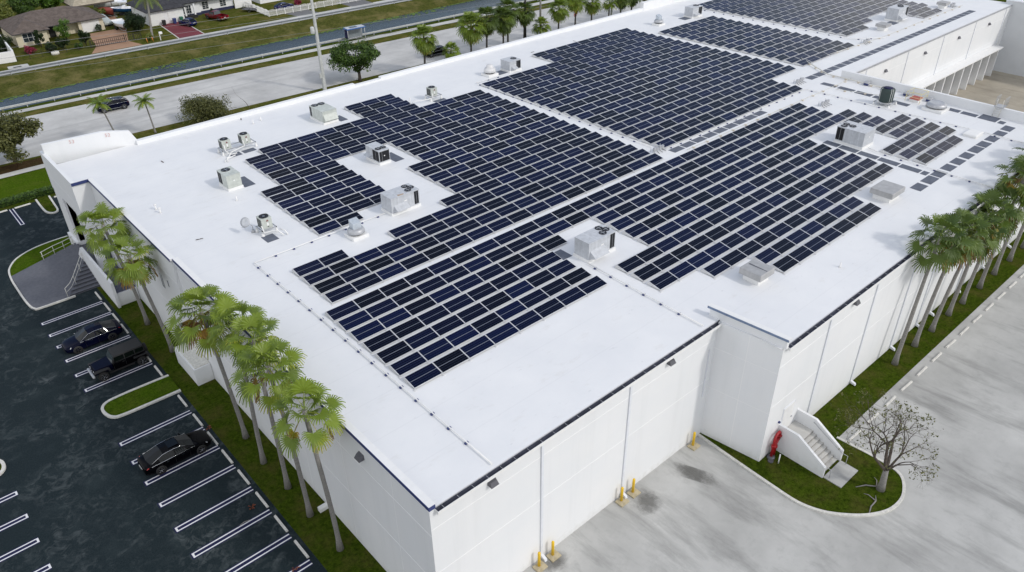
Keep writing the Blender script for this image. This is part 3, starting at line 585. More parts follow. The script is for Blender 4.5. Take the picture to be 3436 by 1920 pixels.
def stain(pts, col):
    m = N('damp stain'); n1 = m.noise(0.9, 7, 0.75, dist=0.8); n2 = m.noise(4, 5, 0.8); g = m.n('ShaderNodeTexGradient', gradient_type='SPHERICAL'); mp = m.n('ShaderNodeMapping'); mp.inputs['Location'].default_value = (-1, -1, 0); mp.inputs['Scale'].default_value = (2, 2, 0); m.l(m.tc.outputs['Generated'], mp.inputs[0]); m.l(mp.outputs[0], g.inputs[0])
    f = m.ramp(m.math('ADD', m.math('MULTIPLY', g.outputs['Fac'], 0.75), m.math('MULTIPLY', m.math('SUBTRACT', m.math('ADD', m.math('MULTIPLY', n1, 1.6), n2), 0.45), 0.55)), [(0.55, 0.0), (1.30, 0.42)])
    m.fin(col, 0.9, 0, 0.1); tr = m.n('ShaderNodeBsdfTransparent'); mx = m.n('ShaderNodeMixShader'); m.l(f, mx.inputs[0]); m.l(tr.outputs[0], mx.inputs[1]); m.l(m.p.outputs[0], mx.inputs[2]); m.l(mx.outputs[0], m.t.nodes['Material Output'].inputs[0])
    q = MB(); q.quad([(x, y, 0.010) for x, y in pts]); tag(q.build('damp_stain', m.mat), kind='structure')
for (x, y, lx, ly, rz) in ((8.2, -0.9, 2.4, 1.6, 0.0), (16.2, -1.6, 2.6, 2.6, 0.0), (20.6, -2.2, 1.2, 3.8, 0.4)):
    ca, sa = math.cos(rz), math.sin(rz); stain([(x + u * lx / 2 * ca - v * ly / 2 * sa, min(-0.02, y + u * lx / 2 * sa + v * ly / 2 * ca)) for u, v in ((-1, -1), (1, -1), (1, 1), (-1, 1))], (0.055, 0.052, 0.045))
# small things by the wall
m = MB(); m.box(-0.72, -0.02, 12.5, 12.85, 0.02, 0.35); tag(m.build('wall_vent_box', M['white'], bevel=0.02), 'small white box at the wall foot among palm trunks', 'vent box')
m = MB(); m.box(-1.4, -0.03, 30.95, 35.15, 0, 1.6); m.box(-1.25, -0.05, 31.1, 35.0, 1.6, 1.7, 1); tag(m.build('low_enclosure', [M['wall'], M['dirtywhite']]), 'low white walled enclosure under the orange-fringed palm', 'enclosure')
# east side: parapet wall, roof edge of the far wing, dock front, neighbour building
m = MB(); m.box(77.2, 77.55, -4.6, 20.2, 9.9, 11.35); m.box(77.2, 77.55, -4.6, 19.8, 0, 9.9); m.build('east_parapet', M['wall'], WH)
m = MB(); m.box(77.55, 131, 19.8, 20.1, 0, 10.42); hj(m, 77.6, 130.8, 19.8, (5.4, 8.8)); m.build('dock_wall', W2, WH)
m = MB(); m.box(78, 131, 19.72, 19.795, 10.28, 10.46); m.build('roof_edge_trim', M['galv'], WH)
for x in (83, 94.5, 105.5, 116.5, 128): downspout(x, 19.8, 0, 10.2, False)
m = MB(); m.box(97, 127.5, 18.3, 19.78, 4.45, 4.62); m.build('dock_canopy', M['white'], WH)
for i in range(9):
    x = 98.2 + i * 3.25; m = MB(); m.box(x, x + 2.5, 19.72, 19.785, 1.1, 4.1); m.build('dock_door', M['dark'], WH)  # flat near-black panels set on the wall as dock doors
for i in range(10):
    x = 97.3 + i * 3.25; m = MB(); m.box(x - 0.14, x + 0.14, 18.6, 19.78, 0, 4.45); m.build('dock_fin', M['wall'], WH)
NB = thing('neighbour_building', 'tall blank pale grey-white building wall beyond the dock yard', 'building', (130, 20, 0))
m = MB(); m.box(0, 40, -70, 0.8, 0, 11.0); m.box(-0.012, 0.0, -70, 0.5, 5.5, 5.54, 0); m.build('wall', plain('pale grey stucco', (0.60, 0.62, 0.64), 0.8, 0, 0.2, 0.05, 0.3), NB)
m = MB(); m.box(-0.06, 40, -70, 0.86, 11.0, 11.15); m.build('coping', M['seam_grey'], NB)
# ------------------------------------------------------------------ solar arrays
PW, PD, ZL, ZH = 2.115, 1.08, 0.12, 0.33
def panel_parts(mf, mg, md, ox=0, oy=0, oz=0, fi=0, gi=0, di=0):
    def P(x, y, dz=0): return (ox + x, oy + y, oz + ZL + (ZH - ZL) * y / PD + dz)
    t = 0.026
    for xa, xb, ya, yb in ((0, PW, 0, t), (0, PW, PD - t, PD), (0, t, t, PD - t), (PW - t, PW, t, PD - t)):
        mf.hull8([P(xa, ya, -0.035), P(xb, ya, -0.035), P(xb, yb, -0.035), P(xa, yb, -0.035), P(xa, ya), P(xb, ya), P(xb, yb), P(xa, yb)], fi)
    mg.quad([P(t, t, -0.006), P(PW - t, t, -0.006), P(PW - t, PD - t, -0.006), P(t, PD - t, -0.006)], gi, [(0, 0), (1, 0), (1, 1), (0, 1)])
    a, b = P(0.02, PD + 0.01, -0.01), P(PW - 0.02, PD + 0.01, -0.01); c, d = (ox + PW - 0.02, oy + PD + 0.17, oz + 0.04), (ox + 0.02, oy + PD + 0.17, oz + 0.04)
    md.quad([b, a, d, c], di)
    for x in (0.0, PW):
        q = [(ox + x, oy, oz + 0.07), (ox + x, oy + PD + 0.22, oz + 0.02), P(x, PD + 0.01, -0.02), P(x, 0.0, -0.04)]
        md.quad(q, di)
    md.box(ox - 0.10, ox + 0.10, oy - 0.16, oy + 0.04, oz + 0.005, oz + 0.05, di)
RUNS = []                                   # x0, pitch, count, y, block words, row number, offset in the row
def yS(n): return 8.035 + 1.548 * n
def yN(m): return 19.33 + 1.585 * m
for n in range(0, 7): RUNS.append((4.88, 2.14, {0: 8, 1: 8, 2: 8, 3: 8, 4: 9}.get(n, 28), yS(n), 'near front block', n + 1))
RUNS.append((4.88 + 11 * 2.14, 2.14, 17, yS(4), 'block right of big unit', 10))
RUNS.append((4.88 + 11 * 2.14, 2.14, 18, yS(3), 'block right of big unit', 9))
for n, c0, c1 in ((2, 11, 24), (1, 11, 24), (0, 9, 24), (-1, 9, 24), (-2, 9, 24), (-3, 11, 24), (-4, 13, 20), (-5, 13, 20)):
    RUNS.append((4.88 + c0 * 2.14, 2.14, c1 - c0, yS(n), 'block right of big unit', n + 6))
for x0, k, n in ((63.05, 2, 2), (63.05, 2, 1), (63.4, 3, 0), (63.4, 3, -1), (59.05, 5, -2), (59.15, 5, -3), (59.3, 4, -4)): RUNS.append((x0, 2.14, k, yS(n), 'small far front block', n + 5))
for m in range(0, 22):
    segs = {0: [(-2, 15)], 1: [(-2, 15)], 2: [(-2, 15)], 3: [(-2, 0), (2, 15)], 4: [(5, 15)], 13: [(1, 4), (7, 15)], 14: [(1, 15)], 15: [(1, 15)], 16: [(1, 15)], 17: [(1, 15)], 18: [(2, 11)]}.get(m)
    if segs is None:
        if 5 <= m <= 9: segs = [(6, 15)]
        elif 10 <= m <= 12: segs = [(7, 15)]
        elif m >= 19: segs = [(8, 11)]
        if m == 6: segs = [(0, 2)] + segs
        elif m == 7: segs = [(0, 4)] + segs
        elif 8 <= m <= 12: segs = [(0, 4)] + segs
    for c0, c1 in segs:
        RUNS.append((10.42 + (-0.22 + 0.022 * m) + 2.14 * c0, 2.14, c1 - c0, yN(m), 'left arm behind the ridge' if c1 <= 4 and m > 3 else ('stub by the corner pipe' if c1 <= 0 else 'block behind the ridge'), m + 1))
for m in range(1, 22): RUNS.append((44.2 + (6 * 2.14 if m > 18 else 0), 2.14, 12 if m < 4 else (15 if m < 19 else 9), yN(m), 'middle block', m))
for m in range(4, 19): RUNS.append((77.9, 2.2, 6, yN(m), 'hazy block', m - 3))
for m in range(6, 23): RUNS.append((94.7, 2.16, 3 if m == 6 else (5 if m == 7 else 12), yN(m), 'far block', m - 5))
for m in range(4, 8): RUNS.append((111.9, 2.14, 3 if m < 6 else 4, yN(m), 'farthest small block', m - 3))
allp = []
CP = cam.location
for x0, p, k, y, blk, row in RUNS:
    for i in range(k):
        c = Vector((x0 + i * p + 1.05, y + 0.5, zr(y) + 0.2)); dv = CP - c; d = dv.length
        allp.append(((dv.normalized().dot(Vector((0, -0.19, 0.98))) / d ** 2), x0 + i * p, y, blk, row, i + 1))
allp.sort(key=lambda q: -q[0])
proto = None
for sc, x, y, blk, row, i in allp[:300]:
    if proto is None:
        f, g, d = MB(), MB(), MB(); panel_parts(f, g, d)
        proto = f.build('solar_panel', M['frame']); g.build('cell_sheet', M['panel'], proto); d.build('mounting_tray', M['deflector'], proto); o = proto
    else: o = copy_tree(proto)
    o.location = (x, y, zr(y)); tag(o, 'solar panel %s from left in %s row, %s' % (nth(i), nth(row), blk), 'solar panel', 'solar panels tilted in rows on the white roof')
m = MB()
for sc, x, y, blk, row, i in allp[300:]: panel_parts(m, m, m, x, y, zr(y), 1, 0, 2)
tag(m.build('solar_panels', [M['panel'], M['frame'], M['deflector']]), 'mass of smaller far solar panels covering the back of the white roof', 'solar panels', 'solar panels tilted in rows on the white roof', 'stuff')

# ------------------------------------------------------------------ roof equipment
def fan_parts(par, fx, fy, z, r, style='dark'):
    m = MB(); m.lathe([(r + 0.05, 0.0), (r + 0.05, 0.05), (r, 0.05), (r, 0.012), (0.0, 0.010)], (fx, fy, z), 20)
    o = m.build('fan_ring', M['fan'], par)
    b = MB(); b.lathe([(r * 0.22, 0.012), (r * 0.2, 0.03), (0, 0.035)], (fx, fy, z), 10)
    for k in range(3):
        a = k * 2.094 + fx; ca, sa = math.cos(a), math.sin(a); cb, sb_ = math.cos(a + 0.5), math.sin(a + 0.5)
        b.quad([(fx + 0.2 * r * ca, fy + 0.2 * r * sa, z + 0.018), (fx + 0.85 * r * ca, fy + 0.85 * r * sa, z + 0.02), (fx + 0.85 * r * cb, fy + 0.85 * r * sb_, z + 0.03), (fx + 0.22 * r * cb, fy + 0.22 * r * sb_, z + 0.028)])
    b.build('fan_blades', M['steelblade'], o)
    g = MB(); g.box(fx - r, fx + r, fy - 0.02, fy + 0.02, z + 0.052, z + 0.06); g.box(fx - 0.02, fx + 0.02, fy - r, fy + r, z + 0.052, z + 0.06); g.build('fan_guard', M['galv'], o)
def rtu(label, x, y, lx, ly, h, mat, fans, coils, hoods=(), seams=(), rust=False):
    z = zr(y + ly / 2) - 0.02; t = thing('rooftop_unit', label, 'air conditioner', (x, y, z), 0, 'boxy rooftop air conditioning units')
    m = MB(); m.box(-0.06, lx + 0.06, -0.06, ly + 0.06, 0, 0.26); m.build('roof_kerb', M['white'], t, bevel=0.02)
    m = MB(); m.box(0, lx, 0, ly, 0.26, h + 0.26)
    m.box(-0.015, lx + 0.015, -0.015, ly + 0.015, h + 0.26 - 0.05, h + 0.26 + 0.015)
    for ax, v in seams:
        if ax == 'x': m.box(v - 0.012, v + 0.012, -0.006, ly + 0.006, 0.30, h + 0.283, 1)
        else: m.box(-0.006, lx + 0.006, v - 0.012, v + 0.012, 0.30, h + 0.283, 1)
    if rust: m.quad([(lx * 0.25, 0.05, h + 0.2765), (lx * 0.45, 0.02, h + 0.2765), (lx * 0.5, 0.2, h + 0.2765), (lx * 0.3, 0.32, h + 0.2765)], 2)
    m.build('casing', [mat, M['seam_grey'], plain('rust stain', (0.40, 0.30, 0.22), 0.7)], t, bevel=0.015)
    for fx, fy, r in fans: fan_parts(t, fx, fy, h + 0.275, r)
    for side, a0, a1 in coils:
        m = MB(); z0, z1 = 0.36, h + 0.18
        if side == '-y': m.box(a0, a1, -0.014, 0.01, z0, z1); n = int((a1 - a0) / 0.3); [m.box(a0 + (i + 1) * (a1 - a0) / (n + 1) - 0.008, a0 + (i + 1) * (a1 - a0) / (n + 1) + 0.008, -0.02, 0.0, z0, z1, 1) for i in range(max(1, n // 2))]
        else: m.box(-0.014, 0.01, a0, a1, z0, z1); m.box(-0.02, 0.0, (a0 + a1) / 2 - 0.01, (a0 + a1) / 2 + 0.01, z0, z1, 1)
        m.build('coil_grille', [M['coil'], M['galv']], t)
    for side, a0, a1, z0, z1, dp in hoods:
        m = MB()
        if side == '-y': m.hull8([(a0, -dp * 0.55, z0), (a1, -dp * 0.55, z0), (a1, 0, z0 - 0.1), (a0, 0, z0 - 0.1), (a0, -dp, z0 + 0.12), (a1, -dp, z0 + 0.12), (a1, 0, z1), (a0, 0, z1)])
        else: m.hull8([(-dp * 0.55, a0, z0), (0, a0, z0 - 0.1), (0, a1, z0 - 0.1), (-dp * 0.55, a1, z0), (-dp, a0, z0 + 0.12), (0, a0, z1), (0, a1, z1), (-dp, a1, z0 + 0.12)])
        m.build('intake_hood', mat, t)
    s = MB(); s.quad([(lx * 0.45, -0.017, h * 0.72), (lx * 0.55, -0.017, h * 0.72), (lx * 0.55, -0.017, h * 0.80), (lx * 0.45, -0.017, h * 0.80)]); s.build('sticker', M['white'], t)
    return t
B_, G_ = M['beige'], M['acgrey']
rtu('pale green rooftop unit with single fan, left of the solar arrays', 8.66, 42.17, 1.34, 1.98, 1.22, B_, [(0.62, 1.42, 0.36)], [('-x', 1.15, 1.9)], (), (('y', 0.95),))
rtu('long pale green rooftop unit with two grey fans near the far roof edge', 23.56, 51.0, 1.75, 2.9, 1.2, B_, [(0.48, 2.45, 0.33), (1.28, 2.45, 0.33)], [('-x', 2.45, 2.82)], [('-y', 0.08, 1.68, 0.38, 1.12, 0.34)], (('y', 0.42), ('y', 2.35)))
rtu('grey rooftop unit with two black coil faces between solar blocks', 21.83, 37.4, 1.22, 2.35, 1.18, G_, [(0.34, 0.62, 0.25), (0.90, 0.62, 0.25)], [('-y', 0.06, 1.16), ('-x', 0.05, 1.1)], [('-x', 1.3, 2.2, 0.45, 0.75, 0.45)])
rtu('large grey rooftop unit with rust-stained lid and three fans', 16.62, 27.62, 2.9, 1.58, 1.36, G_, [(2.05, 0.45, 0.24), (2.55, 0.75, 0.24), (2.25, 1.22, 0.24)], [('-y', 2.35, 2.78)], [('-y', 0.25, 1.55, 0.42, 0.92, 0.55)], (('x', 0.75), ('x', 1.95)), True)
rtu('large grey rooftop unit with angled hood beside the front solar block', 23.12, 11.03, 2.95, 1.52, 1.4, G_, [(2.0, 0.48, 0.25), (2.58, 0.72, 0.25), (2.3, 1.2, 0.25)], [('-y', 2.35, 2.85)], [('-y', 0.15, 1.7, 0.42, 0.95, 0.62)], (('x', 0.85), ('x', 1.9)))
rtu('big rooftop unit with open-framed dark coil and tubes, by grey pads', 58.2, 7.6, 2.15, 2.9, 1.42, G_, [(0.42, 2.42, 0.26), (1.05, 2.5, 0.26), (0.95, 1.8, 0.28)], [('-x', 2.1, 2.85)], (), (('y', 0.55), ('y', 1.25), ('y', 1.95)))
rtu('small grey rooftop unit behind the mushroom fan at far roof edge', 50.1, 50.45, 1.95, 1.75, 1.15, G_, [(1.4, 0.85, 0.34)], [('-y', 1.15, 1.85)], [('-y', 0.35, 1.1, 0.4, 0.75, 0.5)])
rtu('far grey rooftop unit at the head of the hazy solar block', 88.5, 51.0, 2.4, 1.6, 1.3, G_, [(1.75, 0.8, 0.40)], [('-y', 1.45, 2.3)], [('-y', 0.3, 1.4, 0.4, 0.7, 0.6)])
rtu('farthest grey rooftop unit beside the low metal hood', 107.2, 27.7, 3.2, 1.8, 1.6, G_, [(1.9, 0.7, 0.38), (2.6, 1.1, 0.38)], [('-y', 2.5, 3.1)], [('-y', 0.3, 2.0, 0.4, 1.0, 0.8)])
def condenser(par, x, y, s, h, z):
    m = MB(); m.box(x, x + s, y, y + s, z, z + h); m.box(x - 0.012, x + s + 0.012, y - 0.012, y + s + 0.012, z + h, z + h + 0.05)
    o = m.build('condenser_casing', M['beige'], par, bevel=0.03)
    c = MB(); c.box(x - 0.012, x + 0.008, y + 0.1, y + s - 0.06, z + 0.06, z + h - 0.06)
    for k in range(6): yy = y + 0.14 + k * (s - 0.24) / 5; c.box(x - 0.02, x - 0.01, yy - 0.008, yy + 0.008, z + 0.06, z + h - 0.06, 1)
    c.build('coil_grille', [M['coil'], M['beige']], o)
    r = s * 0.40; m = MB(); m.lathe([(r + 0.03, 0.0), (r + 0.03, 0.05), (r, 0.05), (r, 0.01), (0, 0.008)], (x + s / 2, y + s / 2, z + h + 0.05), 18); m.lathe([(0.13, 0.02), (0.1, 0.05), (0, 0.055)], (x + s / 2, y + s / 2, z + h + 0.05), 10, 1); m.build('fan_ring', [M['fan'], M['steelblade']], o)
    e = MB(); e.quad([(x + s * 0.40, y - 0.012, z + h * 0.72), (x + s * 0.68, y - 0.012, z + h * 0.72), (x + s * 0.56, y - 0.012, z + h * 0.92)]); e.build('emblem', plain('dark red emblem', (0.18, 0.04, 0.04), 0.5), o)
    e = MB(); e.quad([(x + s * 0.47, y - 0.012, z + h * 0.28), (x + s * 0.64, y - 0.012, z + h * 0.28), (x + s * 0.64, y - 0.012, z + h * 0.60), (x + s * 0.47, y - 0.012, z + h * 0.60)]); e.box(x + s * 0.5, x + s * 0.64, y - 0.016, y - 0.005, z + h * 0.16, z + h * 0.22, 1); e.build('sticker', [M['white'], M['fan']], o)
def stand(par, x0, x1, y0, y1, z):
    m = MB(); m.box(x0, x1, y0, y0 + 0.07, z - 0.08, z); m.box(x0, x1, y1 - 0.07, y1, z - 0.08, z); m.box(x0, x0 + 0.07, y0, y1, z - 0.08, z); m.box(x1 - 0.07, x1, y0, y1, z - 0.08, z)
    m.build('stand_frame', M['galv'], par)
    for px, py in ((x0, y0), (x1 - 0.07, y0), (x0, y1 - 0.07), (x1 - 0.07, y1 - 0.07)):
        l = MB(); l.box(px, px + 0.07, py, py + 0.07, 0.1, z - 0.08); l.lathe([(0.17, 0), (0.13, 0.06), (0.07, 0.28), (0.06, 0.3)], (px + 0.035, py + 0.035, 0), 10); l.build('leg', M['white'], par)
def cond_unit(label, x, y, units, w, extra):
    t = thing('condensing_unit', label, 'air conditioner', (x, y, zr(y)), 0, 'small round-fan condensers on stands')
    stand(t, -0.15, w, -0.12, 1.05, 0.5)
    for ux in units: condenser(t, ux, 0.0, 0.9, 0.88, 0.5)
    m = MB()
    for path in extra: m.tube(path, 0.055, 7)
    m.build('refrigerant_pipe', M['white'], t); return t
cond_unit('twin pale green condensers with round fans on one white stand', 12.03, 50.7, (0.0, 2.08), 3.45, [[(0.1, -0.15, 1.1), (0.1, -0.25, 0.5), (0.2, -1.0, 0.3), (0.9, -1.1, 0.3)], [(2.1, -0.1, 1.0), (2.15, -0.25, 0.45), (0.5, -0.75, 0.42), (-0.2, -1.6, 0.35), (-0.8, -1.9, 0.1)], [(-0.5, -2.0, 0.0), (-0.5, -2.0, 0.55)], [(0.6, -1.35, 0.25), (-0.6, -1.9, 0.3)]])
cond_unit('single pale green condenser on a stand near the far roof edge', 36.6, 48.95, (0.0,), 1.4, [[(0.05, -0.1, 0.9), (0.05, -0.25, 0.45), (-0.6, -0.1, 0.35), (-2.2, 0.5, 0.35), (-2.4, 0.5, 0.1)], [(-2.6, 0.6, 0.0), (-2.6, 0.6, 0.9)]])
cond_unit('single pale green condenser on a stand beside the satellite dish', 7.1, 32.1, (0.0,), 1.15, [[(-0.1, -0.1, 0.95), (-0.05, -0.3, 0.4), (0.6, -0.45, 0.4), (0.95, -0.9, 0.4), (1.15, -1.25, 0.15)], [(1.2, -0.5, 0.4), (1.45, -0.9, 0.3), (1.5, -1.2, 0.05)]])
DS = thing('satellite_dish', 'grey oval satellite dish leaning beside the single condenser', 'satellite dish', (6.75, 33.3, zr(33)))
m = MB(); m.tube([(0, 0, 0), (0, 0, 0.55), (-0.25, 0.1, 0.85)], 0.03, 6); m.lathe([(0.2, 0), (0.08, 0.25)], (0, 0, 0), 8); m.build('mast', M['galv'], DS)
m = MB(); m.lathe([(0.0, 0.0), (0.25, 0.03), (0.42, 0.10), (0.43, 0.11), (0.25, 0.045), (0, 0.015)], (0, 0, 0), 20); o = m.build('reflector', M['acgrey'], DS); o.location = (-0.42, 0.12, 0.98); o.rotation_euler = (R(28), R(-52), 0)
m = MB(); m.tube([(-0.3, 0.0, 0.7), (-0.75, -0.25, 0.75), (-0.95, -0.2, 0.85)], 0.018, 5); m.build('feed_arm', M['galv'], DS)
def mushroom(label, x, y, r, kind):
    t = thing('exhaust_fan', label, 'exhaust fan', (x, y, zr(y)), 0, 'round spun-metal exhaust fans')
    m = MB(); m.box(-r * 1.1, r * 1.1, -r * 1.1, r * 1.1, 0, 0.28); m.build('fan_kerb', M['white'], t, bevel=0.02)
    m = MB(); m.lathe([(r * 0.8, 0.28), (r * 0.8, 0.42)], n=18); m.build('fan_throat', M['fan'], t)
    m = MB()
    for k in range(6): a = k * 1.047; m.tube([(r * 0.8 * math.cos(a), r * 0.8 * math.sin(a), 0.28), (r * 1.02 * math.cos(a), r * 1.02 * math.sin(a), 0.48)], 0.015, 5)
    m.build('strut', M['galv'], t)
    m = MB()
    if kind == 'dome': m.lathe([(r * 0.9, 0.42), (r * 1.05, 0.45), (r * 1.05, 0.72), (r * 0.85, 0.95), (r * 0.62, 0.97), (r * 0.56, 1.3), (r * 0.4, 1.36), (0, 1.38)], n=26)
    else: m.lathe([(r * 0.9, 0.40), (r * 1.08, 0.42), (r * 1.05, 0.62), (r * 0.78, 0.84), (r * 0.72, 0.82), (r * 0.55, 0.80), (0, 0.80)], n=26)
    m.build('spun_housing', M['deflector'] if kind == 'dome' else M['galv'], t)
    if kind == 'box':
        m = MB(); s = r * 0.58; m.hull8([(-s, -s * 0.8, 0.7), (s, -s * 0.8, 0.7), (s, s * 0.8, 0.7), (-s, s * 0.8, 0.7), (-s, -s * 0.8, 1.28), (s, -s * 0.8, 1.28), (s, s * 0.9, 1.5), (-s, s * 0.9, 1.5)]); m.build('motor_cover', plain('pale blue grey metal', (0.50, 0.55, 0.60), 0.4, 0.2), t, bevel=0.02)
    return t
mushroom('round metal exhaust fan topped by a square box, near corner pipe', 12.55, 26.75, 0.66, 'box')
mushroom('domed metal exhaust fan beside a small rooftop unit', 47.75, 51.6, 0.72, 'dome')
mushroom('far round exhaust fan with square box near the hazy solar block', 81.9, 52.3, 0.66, 'box')
mushroom('wide low exhaust fan near the eastern roof parapet', 74.5, 7.6, 0.98, 'dome2')
def hood(label, x, y, lx, ly, top=1.0, tape=False):
    t = thing('roof_hood', label, 'roof hood', (x, y, zr(y)), 0, 'flat square sheet-metal hoods')
    m = MB(); m.box(0.25, lx - 0.25, 0.25, ly - 0.25, 0, 0.5); m.build('hood_kerb', M['white'], t)
    m = MB(); m.hull8([(0, 0, 0.5), (lx, 0, 0.5), (lx, ly, 0.5), (0, ly, 0.5), (0.02, 0.02, top - 0.03), (lx - 0.02, 0.02, top - 0.03), (lx - 0.02, ly - 0.02, top - 0.03), (0.02, ly - 0.02, top - 0.03)]); m.hull8([(-0.0, -0.0, top - 0.03), (lx, 0, top - 0.03), (lx, ly, top - 0.03), (0, ly, top - 0.03), (0.05, 0.05, top), (lx - 0.05, 0.05, top), (lx - 0.05, ly - 0.05, top), (0.05, ly - 0.05, top)])
    if tape: m.quad([(lx * 0.48, 0.1, top + 0.003), (lx * 0.53, 0.1, top + 0.003), (lx * 0.56, ly * 0.9, top + 0.003), (lx * 0.46, ly * 0.9, top + 0.003)], 1)
    m.build('hood_cover', [plain('dull zinc', (0.42, 0.42, 0.42), 0.5, 0.25, 0.5, 0.12, 2.0), M['fixture']], t); return t
hood('square zinc hood with a dark tape streak, by the lower solar rows', 29.65, 0.42, 1.82, 1.8, 1.0, True)
hood('square zinc hood standing alone on bare roof near the grey pads', 49.0, 0.2, 2.35, 2.0, 0.98)
hood('far low metal hood in front of the farthest rooftop unit', 100.8, 26.3, 1.7, 1.6, 0.9); hood('distant metal hood at the top edge of the view', 119.9, 26.0, 1.6, 1.5, 0.9)
TK = thing('tank', 'dark green upright tank strapped on a low white stand', 'tank', (71.95, 12.1, zr(12)))
m = MB(); m.lathe([(0.0, 0.4), (0.72, 0.4), (0.76, 0.5), (0.76, 1.75), (0.68, 1.86), (0.0, 1.9)], n=24); m.build('drum', M['tankgreen'], TK)
m = MB(); m.lathe([(0.5, 1.89), (0.5, 1.92), (0, 1.92)], n=18); m.build('fan_ring', M['navy'], TK)
m = MB(); [m.tube([(0.77 * math.cos(a), 0.77 * math.sin(a), 0.3), (0.77 * math.cos(a), 0.77 * math.sin(a), 1.8), (0.6 * math.cos(a), 0.6 * math.sin(a), 1.9)], 0.02, 5) for a in (-2.2, -1.9, -0.4, 1.2, 2.5)]; m.build('strap', M['white'], TK)
stand(TK, -0.9, 0.9, -0.9, 0.9, 0.4)
def pipe_run(name, label, pts, step=1.57, r=0.045, h=0.13, mat=None, block=None, bs=0.07):
    P = [Vector((x, y, zr(y) + h)) for x, y in pts]; t = thing(name, label, 'pipe', P[0])
    dense = []
    for a, b in zip(P[:-1], P[1:]):
        n = max(1, int((b - a).length / 3))
        for i in range(n):
            q = a.lerp(b, i / n); q.z = zr(q.y) + h; dense.append(q)
    dense.append(P[-1]); m = MB(); m.tube([q - P[0] for q in dense], r, 7); m.build('pipe', mat or M['white'], t)
    for a, b in zip(P[:-1], P[1:]):
        L = (b - a).length; n = int(L / step)
        for i in range(n):
            q = a.lerp(b, (i + 0.5) * step / L); m = MB(); d = (b - a).normalized(); dx, dy = (bs, bs * 1.7) if abs(d.x) > abs(d.y) else (bs * 1.7, bs)
            z = zr(q.y) - P[0].z; m.box(q.x - P[0].x - dx, q.x - P[0].x + dx, q.y - P[0].y - dy, q.y - P[0].y + dy, z + 0.005, z + h - r + 0.02); m.build('support_block', block or M['blue_trim'], t)
    return t
pipe_run('conduit', 'white roof pipe turning the corner around the near solar block', [(16.4, 28.35), (4.42, 28.35), (4.37, 0.25)])
pipe_run('conduit', 'white roof pipe running down from the angled-hood unit to gutter', [(22.92, 10.9), (22.87, 0.25)])
pipe_run('conduit', 'white roof pipe in the aisle between the two back solar blocks', [(48.6, 50.1), (44.3, 50.1), (43.66, 22.0)])
pipe_run('conduit', 'long white roof pipe along the ridge then down to the gutter', [(44.2, 20.62), (69.9, 20.62), (70.6, 11), (71.3, 1), (71.4, -4.3)])
pipe_run('conduit', 'white roof pipe crossing the grey pads near the small far block', [(58.9, 7.3), (58.62, 6.2), (58.65, -4.4)])
pipe_run('conduit', 'white roof pipe in the far aisle before the last solar block', [(93.9, 53.5), (93.7, 27.5), (97.5, 24.6)], 1.8)
tb = plain('tan timber block', (0.60, 0.54, 0.45), 0.8)
pipe_run('gas_pipe', 'pale gas pipe on tan blocks running along the roof ridge', [(45.5, 19.05), (72.5, 18.9), (78.5, 18.9)], 2.2, 0.03, 0.12, M['dirtywhite'], tb, 0.09)
pipe_run('gas_pipe', 'pair of pale pipes on tan blocks bending near the parapet end', [(80.5, 27.5), (76.6, 21.6), (76.5, 14.5)], 1.6, 0.07, 0.2, M['dirtywhite'], tb, 0.09)
pipe_run('gas_pipe', 'pale pipe on tan blocks from the far wing toward the parapet', [(124, 25.0), (98.0, 25.0), (80.2, 26.2)], 2.6, 0.035, 0.14, M['dirtywhite'], tb, 0.09)
pipe_run('gas_pipe', 'pale pipe slanting past the green tank to the ridge', [(72.2, 18.2), (75.3, 10.5)], 2.2, 0.03, 0.15, M['dirtywhite'], tb, 0.09)
for x, y, l in ((43.5, 21.2, 'grey electrical junction rack where the ridge aisles meet'), (71.9, 22.8, 'grey electrical junction rack at the right end of the middle block'), (66.9, 16.7, 'grey electrical junction rack near the upper right solar rows'), (93.5, 25.6, 'grey electrical junction rack below the last solar block'), (122.5, 26.2, 'distant grey junction rack beside the topmost metal hood')):
    t = thing('junction_rack', l, 'junction box', (x, y, zr(y)), 0, 'electrical junction racks on the roof')
    m = MB(); [m.tube([(px, py, 0), (px, py, 0.5)], 0.025, 5) for px in (-0.7, 0.7) for py in (-0.15, 0.15)]; m.box(-0.75, 0.75, -0.17, -0.13, 0.4, 0.46); m.build('rack_frame', M['galv'], t)
    for k in range(4): m = MB(); xx = -0.6 + k * 0.4; m.box(xx - 0.16, xx + 0.16, -0.34, -0.14, 0.18, 0.55 - 0.08 * (k % 2)); m.build('cabinet', M['galv'], t)
    m = MB(); [m.tube([(-0.6 + k * 0.4, -0.2, 0.3), (-0.6 + k * 0.4, -0.25, 0.06), (-1.0 + k * 0.5, -0.8, 0.06)], 0.02, 5) for k in range(4)]; m.build('cable', M['coil'], t)
for i, (x, y) in enumerate(((76.6, 16.6), (76.55, 14.2), (76.5, 11.8), (76.5, 9.2))):
    m = MB(); m.box(-0.28, 0.28, -0.25, 0.25, 0.05, 0.3); m.hull8([(-0.34, -0.3, 0.3), (0.34, -0.3, 0.3), (0.34, 0.3, 0.3), (-0.34, 0.3, 0.3), (-0.25, -0.2, 0.45), (0.25, -0.2, 0.45), (0.25, 0.2, 0.45), (-0.25, 0.2, 0.45)], 1)
    tag(m.build('roof_drain_box', [M['blue_trim'], M['galv']], None, (x, y, zr(y))), 'small blue-grey box at the east parapet foot, %s from the back' % nth(i + 1), 'drain box', 'boxes along the east parapet')
HT = thing('roof_hatch', 'faded red roof hatch inside a yellow guard rail by the parapet', 'roof hatch', (75.6, 10.3, zr(10)))
